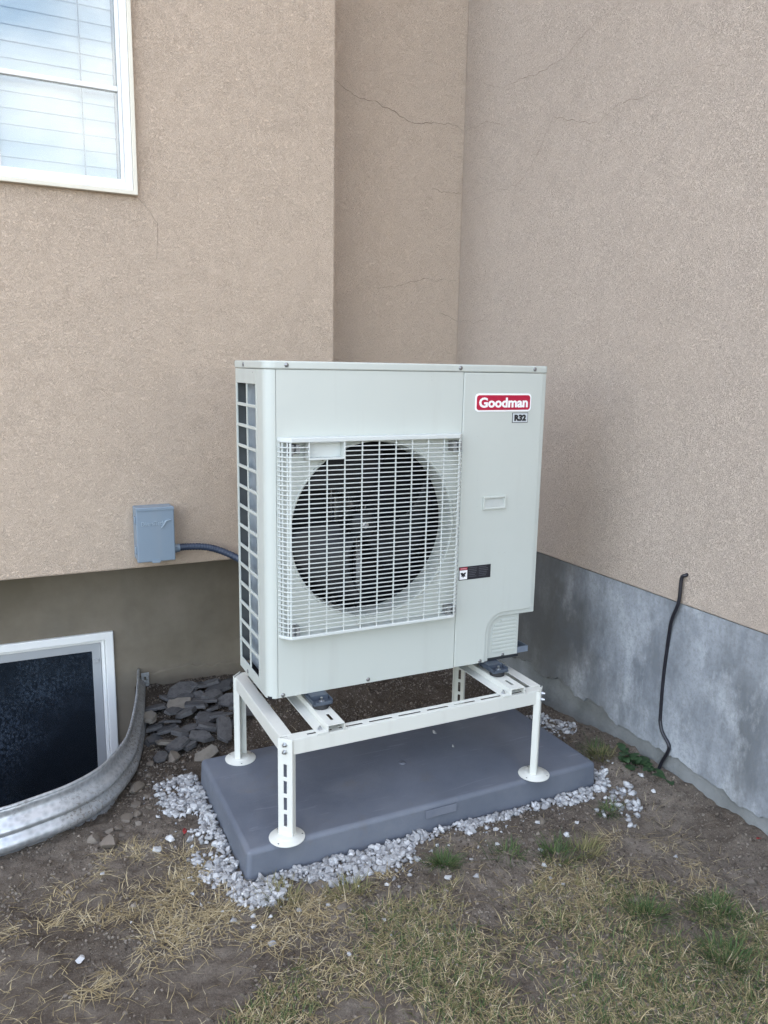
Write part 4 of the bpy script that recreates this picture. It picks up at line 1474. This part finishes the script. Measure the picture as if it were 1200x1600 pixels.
protos = [hull_mesh('stone', M['gravel'], 13, 1.0, random.uniform(0.6, 0.9), random.uniform(0.45, 0.75), 100 + i) for i in range(14)]
PV = [np.array([v.co[:] for v in m_.vertices]) for m_ in protos]
PF = [np.array([p_.vertices[:] for p_ in m_.polygons]) for m_ in protos]
beds = [
    ([(-0.264, 0.453), (-0.119, 0.50), (-0.119, -0.165), (-0.077, -0.239), (-0.19, -0.215), (-0.228, -0.066), (-0.235, 0.072), (-0.205, 0.166), (-0.263, 0.283)], 900, 0.012),
    ([(-0.195, -0.172), (0.60, -0.172), (0.60, -0.205), (0.56, -0.275), (0.437, -0.305), (0.321, -0.285), (0.16, -0.285), (0.022, -0.265), (-0.073, -0.29), (-0.16, -0.26)], 900, 0.016),
    ([(0.60, -0.172), (1.12, -0.172), (1.16, -0.09), (1.20, -0.12), (1.15, -0.20), (1.05, -0.228), (0.907, -0.225), (0.80, -0.205), (0.719, -0.215), (0.60, -0.20)], 430, 0.006),
    ([(1.125, 0.40), (1.291, 0.36), (1.315, 0.171), (1.285, -0.017), (1.16, -0.06), (1.12, 0.1)], 240, 0.0),
    ([(1.00, -0.30), (1.12, -0.22), (1.22, -0.22), (1.16, -0.34), (1.05, -0.42), (0.96, -0.40)], 85, 0.0),
]
items = []
for poly, count, pile in beds:
    xs_ = [p_[0] for p_ in poly]
    ys_ = [p_[1] for p_ in poly]
    got = 0
    while got < count:
        x, y = random.uniform(min(xs_), max(xs_)), random.uniform(min(ys_), max(ys_))
        if not bool(in_poly(np.array([x]), np.array([y]), poly)[0]):
            continue
        d = max(px0 - x, x - px1, py0 - y, y - py1)
        if d < 0.010:
            continue
        ex_ = 0.35 + 2.2 * float(vnoise(x, y, 10, 4, 1)) + 1.2 * float(vnoise(x, y, 23, 9, 4)) + 1.1 * math.exp(-d / 0.05)
        if random.random() > ex_:
            continue
        s = 0.0055 + 0.0130 * random.random() ** 1.7
        lift = pile * math.exp(-d / 0.06) * random.random()
        items.append((s, x, y, float(ground_h(x, y)) + s * 0.16 + lift))
        got += 1
# loose outliers near the beds
for _ in range(700):
    base = random.choice(items[:2290])
    x, y = base[1] + random.gauss(0, 0.06), base[2] + random.gauss(0, 0.055)
    d = max(px0 - x, x - px1, py0 - y, y - py1)
    if d < 0.012 or x > 1.33:
        continue
    s = 0.0022 + 0.0085 * random.random() ** 2.4
    items.append((s, x, y, float(ground_h(x, y)) + s * 0.25))
items.sort(key=lambda t: -t[0] / math.hypot(t[1] + 0.633, t[2] + 2.05))
vs_all, fs_all, off = [], [], 0
for (s, x, y, z_) in items[290:]:
    k = random.randrange(len(protos))
    rot = np.array(rand_rot())
    v_ = PV[k] @ rot.T * s + np.array([x, y, z_])
    vs_all.append(v_)
    fs_all.append(PF[k] + off)
    off += len(v_)
gravel = link('gravel', np_mesh('gravel', np.concatenate(vs_all), np.concatenate(fs_all), M['gravel']))
tag(gravel, 'crushed white marble gravel spread round the plastic pad', 'gravel', kind='stuff')
for (s, x, y, z_) in items[:290]:
    o = bpy.data.objects.new('stone', random.choice(protos))
    COL.objects.link(o)
    o.parent = gravel
    o.location = (x, y, z_)
    o.rotation_euler = rand_rot().to_euler()
    o.scale = (s, s, s)

loose_protos = [hull_mesh('white_stone', M['gravel'], 14, 1.0, random.uniform(0.55, 0.85), random.uniform(0.4, 0.6), 300 + i) for i in range(6)]
LOOSE = [(-0.558, -0.28, 14), (-0.318, 0.077, 18), (-0.273, 0.119, 20), (-0.431, -0.212, 5), (-0.124, -0.414, 16), (-0.021, -0.235, 12), (0.159, -0.468, 8), (0.151, -0.527, 6),
         (0.028, -0.542, 8), (0.386, -0.405, 14), (0.453, -0.441, 13), (0.711, -0.393, 12), (0.674, -0.459, 12), (0.655, -0.512, 10), (0.265, -0.579, 9), (0.67, -0.549, 9),
         (1.26, -0.226, 15), (1.24, -0.306, 13), (1.055, -0.582, 10), (0.833, -0.361, 15), (0.783, -0.282, 12), (0.644, -0.257, 12), (-0.474, 0.03, 9), (-0.265, -0.154, 10),
         (-0.134, -0.282, 17), (-0.19, -0.30, 14), (-0.15, -0.345, 10), (0.30, -0.345, 11), (0.22, -0.36, 9), (0.05, -0.355, 10), (0.49, -0.36, 9), (0.60, -0.33, 10), (0.72, -0.47, 8), (0.90, -0.33, 10)]
for (x, y, mm) in LOOSE:
    s = mm / 1000.0
    o = bpy.data.objects.new('white_stone', random.choice(loose_protos))
    COL.objects.link(o)
    o.location = (x, y, float(ground_h(x, y)) + s * 0.3)
    o.rotation_euler = rand_rot(False).to_euler()
    o.scale = (s, s, s)
    if x < -0.22:
        lab = 'white stone lying loose on bare dirt between the window well and lawn'
    elif x < 0.10:
        lab = 'white stone lying loose in dry grass before the near pad corner'
    elif x < 0.52:
        lab = 'white stone lying loose in dirt and grass before the wide front gravel'
    elif x < 0.95:
        lab = 'white stone lying loose on the dirt before the front foot of the stand'
    else:
        lab = 'white stone lying loose on bare dirt near the side foundation'
    if mm >= 18:
        lab = 'largest loose white stone, ' + ('beside the red leaf near the gravel strip' if mm == 20 else 'flat and oval between the window well and gravel strip')
    elif (x, y) == (-0.558, -0.28):
        lab = 'lone white stone on bare dirt nearest the camera, far from the gravel'
    tag(o, lab, 'stone', 'loose white stones strewn on the dirt')
for (x, y, mm, lab) in ((0.706, 0.243, 14, 'white stone chip lying on the pad beneath the front bar'), (0.716, 0.127, 9, 'smaller white stone chip on the pad nearer its front edge')):
    s = mm / 1000.0
    o = bpy.data.objects.new('white_stone', loose_protos[2])
    COL.objects.link(o)
    o.location = (x, y, PADT + s * 0.35)
    o.rotation_euler = (0, 0, random.uniform(0, 3))
    o.scale = (s * 1.2, s * 0.7, s * 0.7)
    tag(o, lab, 'stone')

cob_protos = [hull_mesh('field_stone', M['cobble'], 13, 1.0, random.uniform(0.7, 0.95), random.uniform(0.55, 0.75), 500 + i, round_=True) for i in range(6)]
COB = [(-0.440, 0.152, 36, 'largest brown field stone lying in front of the steel window well'), (-0.315, 0.455, 34, 'squarish brown field stone against the curve of the window well'),
       (-0.167, 0.627, 34, 'round brown field stone just below the slate pile'), (-0.335, 0.365, 21, 0), (-0.372, 0.292, 26, 0), (-0.430, 0.245, 24, 0), (-0.478, 0.205, 26, 0), (-0.405, 0.245, 17, 0),
       (-0.300, 0.320, 15, 0), (-0.340, 0.300, 18, 0), (-0.253, 0.589, 18, 0), (-0.207, 0.473, 22, 0), (-0.399, 0.200, 14, 0), (-0.29, 0.40, 20, 0), (-0.345, 0.245, 16, 0), (-0.27, 0.52, 15, 0),
       (0.796, -0.281, 17, 'brown field stone at the edge of the front gravel'), (0.075, -0.391, 17, 'lone round brown stone among the dry grass in front'), (0.714, -0.343, 13, 0),
       (0.814, -0.68, 26, 'flat brown stone lying in the lawn'), (1.164, -0.758, 22, 'pale flat stone on the bare dirt by the side foundation')]
for (x, y, mm, lab) in COB:
    s = mm / 1000.0
    o = bpy.data.objects.new('field_stone', random.choice(cob_protos))
    COL.objects.link(o)
    o.location = (x, y, float(ground_h(x, y)) + s * 0.15)
    o.rotation_euler = (random.uniform(-0.5, 0.5), random.uniform(-0.3, 0.3), random.uniform(0, 6.28))
    o.scale = (s, s, s)
    if lab:
        tag(o, lab, 'stone', 'brown field stones')
    elif x < 0:
        tag(o, 'small brown field stone in the cluster beside the window well', 'stone', 'brown field stones')
    else:
        tag(o, 'small brown field stone on the dirt before the pad', 'stone', 'brown field stones')

# slate pieces under the bay
def slate_mesh(mat, a, b, thick):
    """a split slab: irregular outline, stepped layers, chipped rim"""
    nv = random.randint(6, 8)
    ang = sorted(random.uniform(0, 6.283) for _ in range(nv))
    ang = [2 * math.pi * (k + random.uniform(-0.3, 0.3)) / nv for k in range(nv)]
    out = []
    for t in ang:
        c, s_ = math.cos(t), math.sin(t)
        r = 1.0 / max(abs(c), abs(s_)) ** 0.75 * random.uniform(0.78, 1.05)
        out.append((a * r * c, b * r * s_))
    mb = MB()
    nl = random.randint(2, 3)
    z0 = -thick / 2
    cut = random.uniform(0, 6.283)
    for l in range(nl):
        z1 = z0 + thick / nl
        pts = []
        for (x, y) in out:
            k = 1.0 - 0.16 * l * max(0, math.cos(math.atan2(y, x) - cut)) + random.uniform(-0.045, 0.03)
            pts.append((x * k, y * k))
        tilt = random.uniform(-0.05, 0.05)
        n = len(pts)
        mb.add([(x, y, z0 + 0.0003 * l) for x, y in pts] + [(x * random.uniform(0.93, 0.99), y * random.uniform(0.93, 0.99), z1 + x * tilt) for x, y in pts],
               [tuple(range(n - 1, -1, -1)), tuple(range(n, 2 * n))] + [(i, (i + 1) % n, n + (i + 1) % n, n + i) for i in range(n)])
        z0 = z1 - 0.001
    return mb.mesh('slate', mat)


SL = [(-0.159, 0.985, 0.075, 0.055, 20, 0), (-0.04, 1.06, 0.085, 0.06, 50, 0), (0.03, 1.10, 0.07, 0.05, 10, 0), (0.027, 0.852, 0.075, 0.038, 5, 0), (0.040, 0.690, 0.036, 0.070, 0, 2),
      (-0.063, 0.790, 0.058, 0.036, 15, 0), (-0.035, 0.700, 0.062, 0.034, -25, 0), (-0.135, 0.690, 0.055, 0.036, 30, 0), (-0.150, 0.815, 0.048, 0.034, -20, 0), (-0.211, 0.631, 0.052, 0.030, 60, 0),
      (-0.055, 0.605, 0.060, 0.032, 20, 1), (0.105, 1.045, 0.075, 0.045, 0, 0), (0.115, 0.935, 0.07, 0.04, 12, 0), (-0.085, 0.950, 0.065, 0.045, -10, 1), (-0.01, 0.763, 0.05, 0.032, -15, 0),
      (-0.205, 0.800, 0.05, 0.03, 35, 0), (0.165, 0.84, 0.06, 0.04, -10, 0), (-0.068, 0.875, 0.06, 0.035, 5, 0), (-0.20, 0.905, 0.045, 0.035, 70, 1), (0.09, 0.78, 0.05, 0.03, 40, 0), (0.20, 0.98, 0.06, 0.04, 25, 0),
      (0.02, 0.96, 0.07, 0.04, -12, 0), (0.30, 0.95, 0.05, 0.04, 25, 0), (0.27, 1.07, 0.06, 0.04, -25, 0), (-0.11, 0.90, 0.05, 0.03, 40, 0), (-0.02, 0.91, 0.055, 0.03, -30, 0), (0.07, 0.98, 0.06, 0.03, 30, 0),
      (-0.11, 0.75, 0.045, 0.028, -40, 0), (0.06, 0.82, 0.055, 0.03, -20, 0), (-0.17, 0.74, 0.045, 0.03, 5, 1), (0.0, 1.02, 0.06, 0.04, 35, 0), (-0.10, 1.04, 0.05, 0.035, -35, 0), (0.14, 1.12, 0.06, 0.035, 15, 0), (-0.05, 1.00, 0.05, 0.03, 10, 0), (0.05, 0.90, 0.05, 0.03, 60, 0), (-0.13, 0.85, 0.05, 0.03, 15, 0), (0.0, 0.82, 0.045, 0.03, 30, 0), (-0.09, 0.69, 0.04, 0.028, 65, 0), (0.13, 0.86, 0.05, 0.03, 40, 0), (-0.19, 0.86, 0.04, 0.03, -10, 0), (0.08, 1.09, 0.05, 0.03, -20, 0)]
slabels = {4: 'upright oblong slate at the near edge of the pile beside the rear leg', 0: 'broad flat dark slate nearest the window well flange', 10: 'tan slate tilted at the front of the slate pile', 9: 'reddish dark slate pointing down at the left end of the pile'}
for i, (x, y, a, b, rot, kind) in enumerate(SL):
    m_ = M['slate_brown'] if kind == 1 else M['slate']
    me = slate_mesh(m_, a * 0.92, b * 0.95, random.uniform(0.010, 0.020))
    o = bpy.data.objects.new('slate', me)
    COL.objects.link(o)
    tx, ty = random.uniform(-0.32, 0.32), random.uniform(-0.32, 0.32)
    zz = float(ground_h(x, y)) + 0.010 + random.uniform(0.0, 0.030)
    if kind == 2:
        tx, zz = 0.45, zz + 0.012
    o.location = (x, y, zz)
    o.rotation_euler = (tx, ty, R(rot))
    where = 'at the back of the pile along the foundation' if y > 0.97 else ('in the middle of the pile under the bay wall' if y > 0.78 else 'along the near edge of the slate pile')
    tone = 'brownish' if kind == 1 else 'dark grey'
    tag(o, slabels.get(i, tone + ' flat slate piece ' + where), 'slate', 'slate pieces piled under the bay wall')

# small brown pebbles and clods worked into the dirt
pp_protos = [hull_mesh('pebble', M['pebble'], 12, 1.0, random.uniform(0.7, 1), random.uniform(0.5, 0.8), 900 + i) for i in range(8)]
PV2 = [np.array([v.co[:] for v in m_.vertices]) for m_ in pp_protos]
PF2 = [np.array([p_.vertices[:] for p_ in m_.polygons]) for m_ in pp_protos]
def crumbs(n_try, smin, srange, power, area, dens_fn):
    x, y = rng.uniform(area[0], area[1], n_try), rng.uniform(area[2], area[3], n_try)
    ok = (np.maximum(np.maximum(px0 - x, x - px1), np.maximum(py0 - y, y - py1)) > 0.006) & ~in_poly(x, y, well_fine)
    ok &= rng.random(n_try) < dens_fn(x, y)
    x, y = x[ok], y[ok]
    s = smin + srange * rng.random(len(x)) ** power
    z = ground_h(x, y) + s * 0.2
    V, F, off = [], [], 0
    for k in range(len(x)):
        p_ = rng.integers(len(PV2))
        v_ = PV2[p_] @ np.array(rand_rot()).T * s[k] + np.array([x[k], y[k], z[k]])
        V.append(v_)
        F.append(PF2[p_] + off)
        off += len(v_)
    return np.concatenate(V), np.concatenate(F)


pv_, pf_ = crumbs(9000, 0.0018, 0.0085, 3.2, (-0.85, 1.345, -1.15, 1.235),
                  lambda x, y: 0.16 + 0.5 * sstep(0.05, 0.5, y) + 0.5 * sstep(1.0, 1.3, x) + 0.9 * vnoise(x, y, 4, 2, 8))
cv_, cf_ = crumbs(80000, 0.0012, 0.0052, 2.2, (-0.8, 1.34, -1.1, 1.235),
                  lambda x, y: 0.42 + 1.5 * vnoise(x, y, 7, 12, 18) + 0.25 * sstep(0.05, 0.5, y) + 0.5 * sstep(1.08, 1.3, x))
clods = link('soil_crumbs', np_mesh('soil_crumbs', cv_, cf_, M['crumb']))
tag(clods, 'loose crumbs of dry brown soil over the yard', 'soil', kind='stuff')
vs_all, fs_all = [pv_], [pf_]
pb = link('pebbles', np_mesh('pebbles', np.concatenate(vs_all), np.concatenate(fs_all), M['pebble']))
tag(pb, 'small brown pebbles and soil clods in the dirt', 'pebbles', kind='stuff')


# ------------------------------------------------------------------ grass
def blades(specs):
    """specs: arrays of x, y, length, width, heading, lean (0 upright .. 1 flat); returns verts, quads"""
    x, y, L, w, hd2, lean = [np.asarray(a, dtype=float) for a in specs]
    n = len(x)
    z0 = ground_h(x, y)
    dx, dy = np.cos(hd2), np.sin(hd2)
    sx, sy = -dy, dx
    rows = []
    SEG = 4
    curl = rng.uniform(0.1, 0.9, n)
    bend = rng.normal(0, 0.55, n)
    for k in range(SEG + 1):
        t = k / SEG
        el = (1 - lean) * (math.pi / 2) - curl * t * (0.5 + 0.9 * (1 - lean))
        rows.append(el)
    px_, py_, pz_ = x.copy(), y.copy(), z0 - 0.002
    V = np.zeros((n, (SEG + 1) * 2, 3))
    for k in range(SEG + 1):
        ww_ = w * (1.0 - 0.85 * (k / SEG) ** 1.6) / 2
        V[:, 2 * k] = np.stack([px_ - sx * ww_, py_ - sy * ww_, pz_], 1)
        V[:, 2 * k + 1] = np.stack([px_ + sx * ww_, py_ + sy * ww_, pz_], 1)
        st = L / SEG
        hk = hd2 + bend * (k / SEG)
        px_ = px_ + np.cos(hk) * np.cos(rows[k]) * st
        py_ = py_ + np.sin(hk) * np.cos(rows[k]) * st
        pz_ = pz_ + np.sin(rows[k]) * st
        gh = ground_h(px_, py_)
        pz_ = np.maximum(pz_, gh + 0.001 + 0.002 * rng.random(n))
    base = (np.arange(n) * (SEG + 1) * 2)[:, None]
    q = np.concatenate([base + np.array([[2 * k, 2 * k + 1, 2 * k + 3, 2 * k + 2]]) for k in range(SEG)], 0)
    return V.reshape(-1, 3), q


LAWN = [(-0.36, -0.66), (-0.168, -0.548), (-0.073, -0.50), (0.069, -0.435), (0.233, -0.40), (0.359, -0.455), (0.486, -0.509), (0.600, -0.490), (0.72, -0.425), (0.84, -0.44), (0.90, -0.55), (0.90, -0.66),
        (0.96, -0.76), (1.046, -0.763), (1.08, -0.90), (1.0, -1.3), (0.2, -1.5), (-0.5, -1.3)]
DRY = [(-0.393, 0.066, 0.055, 110), (-0.488, -0.094, 0.08, 130), (-0.278, -0.133, 0.085, 240), (-0.264, -0.301, 0.08, 210), (-0.336, -0.32, 0.06, 90), (-0.56, -0.38, 0.035, 80), (-0.20, -0.045, 0.05, 110),
       (-0.37, -0.155, 0.07, 150), (-0.702, -0.126, 0.05, 60), (-0.20, -0.305, 0.07, 170), (-0.12, -0.40, 0.08, 170), (-0.288, 0.041, 0.06, 120), (0.0, -0.33, 0.07, 140), (-0.06, -0.42, 0.06, 110), (0.20, -0.34, 0.06, 60),
       (-0.30, -0.22, 0.08, 160), (-0.05, -0.30, 0.05, 90), (0.93, -0.44, 0.05, 50), (1.02, -0.52, 0.05, 40), (1.0, -0.70, 0.07, 90)]


def lawn_points(n):
    out = []
    while len(out) < n:
        m_ = 20000
        x = rng.uniform(-0.55, 1.12, m_)
        y = rng.uniform(-1.35, -0.36, m_)
        edge = 0.05 * vnoise(x, y, 12, 3, 3) * 2
        ok = in_poly(x + edge, y + edge, LAWN)
        d = np.clip(0.58 + 0.5 * sstep(0.45, 0.8, x) * sstep(-0.6, -0.85, y) + 1.5 * vnoise(x, y, 5, 8, 8) + 0.9 * vnoise(x, y, 14, 2, 6), 0.03, 1)
        ok &= rng.random(m_) < d
        out += list(zip(x[ok], y[ok]))
    return np.array(out[:n])


# dry straw: lawn thatch, tufts and single stalks lying about
A = lawn_points(12500)
X, Y = list(A[:, 0]), list(A[:, 1])
L = list(rng.uniform(0.014, 0.055, len(A)))
Wd = list(rng.uniform(0.0011, 0.0026, len(A)))
Hd = list(rng.uniform(0, 6.283, len(A)))
Ln = list(np.clip(rng.normal(0.86, 0.14, len(A)), 0.3, 1.0))
for (cx_, cy_, s, n_) in DRY:
    n_ = int(n_ * 1.25)
    nt = max(2, n_ // 28)
    tdir = rng.uniform(0, 6.283, nt)
    tx = rng.normal(cx_, s * 0.9, nt)
    ty = rng.normal(cy_, s * 0.65, nt)
    for k in range(n_):
        j = rng.integers(nt)
        X.append(tx[j] + rng.normal(0, s * 0.36))
        Y.append(ty[j] + rng.normal(0, s * 0.32))
        L.append(rng.uniform(0.02, 0.075))
        Wd.append(rng.uniform(0.0012, 0.0027))
        Hd.append(tdir[j] + rng.normal(0, 0.85))
        Ln.append(float(np.clip(rng.normal(0.90, 0.10), 0.5, 1.0)))
for _ in range(4200):
    x, y = rng.uniform(-0.8, 1.2), rng.uniform(-1.2, 0.12)
    if rng.random() > 0.35 + 1.4 * vnoise(x, y, 4, 1, 1):
        continue
    X.append(x); Y.append(y); L.append(rng.uniform(0.02, 0.075)); Wd.append(rng.uniform(0.0009, 0.002)); Hd.append(rng.uniform(0, 6.283)); Ln.append(rng.uniform(0.9, 1.0))
for _ in range(160):
    x, y = rng.uniform(-0.3, 1.3), rng.uniform(0.42, 1.2)
    X.append(x); Y.append(y); L.append(rng.uniform(0.02, 0.06)); Wd.append(rng.uniform(0.0009, 0.002)); Hd.append(rng.uniform(0, 6.283)); Ln.append(rng.uniform(0.9, 1.0))
keep = [i for i in range(len(X)) if max(px0 - X[i], X[i] - px1, py0 - Y[i], Y[i] - py1) > 0.012 and not bool(in_poly(np.array([X[i]]), np.array([Y[i]]), well_fine)[0]) and X[i] < 1.33]
pick = lambda a: [a[i] for i in keep]
v_, q_ = blades([pick(a) for a in (X, Y, L, Wd, Hd, Ln)])
dg_ = link('dry_grass', np_mesh('dry_grass', v_, q_, M['straw']))
tag(dg_, 'dry straw coloured grass and loose stalks across the dirt', 'dry grass', kind='stuff')

# olive and green blades in the lawn
A = lawn_points(8000)
v_, q_ = blades([A[:, 0], A[:, 1], rng.uniform(0.014, 0.045, len(A)), rng.uniform(0.0012, 0.0026, len(A)), rng.uniform(0, 6.283, len(A)), np.clip(rng.normal(0.66, 0.22, len(A)), 0.1, 0.98)])
og = link('grass', np_mesh('grass', v_, q_, M['olive']))
tag(og, 'patchy olive green lawn grass mixed with dry thatch', 'grass', kind='stuff')
A = lawn_points(9000)
g_ = np.clip(0.30 + 1.5 * sstep(0.35, 0.85, A[:, 0]) * sstep(-0.62, -0.85, A[:, 1]) + 1.5 * vnoise(A[:, 0], A[:, 1], 6, 5, 1), 0, 1)
A = A[rng.random(len(A)) < g_]
v_, q_ = blades([A[:, 0], A[:, 1], rng.uniform(0.015, 0.048, len(A)), rng.uniform(0.0013, 0.0028, len(A)), rng.uniform(0, 6.283, len(A)), np.clip(rng.normal(0.52, 0.22, len(A)), 0.05, 0.95)])
gg = link('grass', np_mesh('grass', v_, q_, M['grass']))
tag(gg, 'darker green blades growing through the dry lawn', 'grass', kind='stuff')

# green tufts one can point at
TUFT = [(-0.057, -0.275, 0.045, 130, 'olive grass tuft sprouting at the front corner of the gravel', 'olive'),
        (0.112, -0.335, 0.05, 130, 'green grass tuft in front of the gravel before the nearest stand leg', 'olive'),
        (0.406, -0.345, 0.030, 210, 'bright green grass tuft growing out of the wide front gravel heap', 'grass'),
        (0.598, -0.385, 0.04, 90, 'thin green grass tuft on the dirt before the pad middle', 'grass'),
        (0.745, -0.425, 0.050, 200, 'dense dark green grass tuft on the dirt before the right foot', 'grass'),
        (0.835, -0.445, 0.045, 170, 'green and straw grass tuft at the far end of the lawn', 'olive'),
        (0.965, -0.80, 0.055, 260, 'tall dark green grass clump at the lawn edge near the side foundation', 'grass'),
        (0.86, -0.93, 0.06, 300, 'dark green grass clump low in the lawn corner', 'grass'),
        (0.80, -0.735, 0.05, 200, 'dark green grass clump beside the flat lawn stone', 'grass'),
        (1.035, -0.318, 0.028, 110, 'small dark green tuft among the white stones past the pad corner', 'grass'),
        (1.225, -0.055, 0.04, 150, 'long bladed grass tuft between the pad corner and the leafy weed', 'olive'),
        (1.24, -0.02, 0.04, 120, 'dark green grass tuft against the side foundation', 'grass')]
for (cx_, cy_, s, n_, lab, mt) in TUFT:
    n_ = int(n_ * 1.1)
    x = rng.normal(cx_, s * 0.55, n_)
    y = rng.normal(cy_, s * 0.45, n_)
    hd3 = np.arctan2(y - cy_, x - cx_) + rng.normal(0, 0.7, n_)
    ok = (np.maximum(np.maximum(px0 - x, x - px1), np.maximum(py0 - y, y - py1)) > 0.008) & (x < 1.335)
    x, y, hd3 = x[ok], y[ok], hd3[ok]
    n_ = len(x)
    v_, q_ = blades([x, y, rng.uniform(0.02, 0.060, n_), rng.uniform(0.0014, 0.003, n_), hd3, np.clip(rng.normal(0.5, 0.22, n_), 0.05, 0.95)])
    t_ = link('grass_tuft', np_mesh('grass_tuft', v_, q_, M[mt]))
    tag(t_, lab, 'grass tuft', 'grass tufts')

# leafy weed at the foot of the cable
weed = empty('weed', (1.31, -0.19, 0.03))
tag(weed, 'low dark green weed with lobed leaves at the foot of the cable', 'weed')
random.seed(21)
for k in range(34):
    a = random.uniform(0, 6.283)
    Lf = random.uniform(0.022, 0.055)
    wl2 = Lf * random.uniform(0.55, 0.75)
    lf = MB()
    n = 12
    mid, le, ri = [], [], []
    lift = random.uniform(0.25, 0.8)
    for i in range(n + 1):
        t = i / n
        ww_ = wl2 * 0.5 * math.sin(math.pi * min(1, t * 0.92 + 0.06)) ** 0.7 * (1 + 0.22 * math.sin(t * 30))
        zc = lift * Lf * t - lift * 0.8 * Lf * t * t
        mid.append((Lf * t, 0, zc))
        le.append((Lf * t, ww_, zc + 0.10 * ww_))
        ri.append((Lf * t, -ww_, zc + 0.10 * ww_))
    lf.v = mid + le + ri
    for i in range(n):
        lf.f += [(i, i + 1, n + 1 + i + 1, n + 1 + i), (i + 1, i, 2 * (n + 1) + i, 2 * (n + 1) + i + 1)]
    o = link('leaf', lf.mesh('leaf', M['weed'], True), weed, (min(1.315, 1.295 + random.gauss(0, 0.022)), -0.170 + random.gauss(0, 0.048), 0.034 + random.uniform(0.0, 0.018)), rot=(random.uniform(-0.2, 0.2), random.uniform(-0.3, 0.1), a))

# fallen leaves
for (x, y, z_, mt, lab) in ((1.325, -0.655, 0.03, 'red_leaf', 'tiny red leaf lying against the side foundation'), (-0.227, 0.134, 0.012, 'red_leaf', 'tiny red leaf beside the gravel strip'),
                            (-0.135, 1.10, 0.05, 'dead_leaf', 'curled brown dead leaf below the window well flange')):
    lf = MB()
    pts_ = [(0.0, 0.0, 0.0), (0.008, 0.007, 0.003), (0.018, 0.005, 0.004), (0.026, 0.0, 0.001), (0.017, -0.006, 0.004), (0.007, -0.006, 0.003)]
    lf.add(pts_ + [(0.013, 0.0, 0.0)], [(i, (i + 1) % 6, 6) for i in range(6)])
    o = link('leaf_litter', lf.mesh('leaf_litter', M[mt], True), None, (x, y, float(ground_h(x, y)) + 0.006), rot=(0.3, -0.2, random.uniform(0, 6)))
    s_ = o.modifiers.new('thick', 'SOLIDIFY')
    s_.thickness = 0.0005
    tag(o, lab, 'leaf')
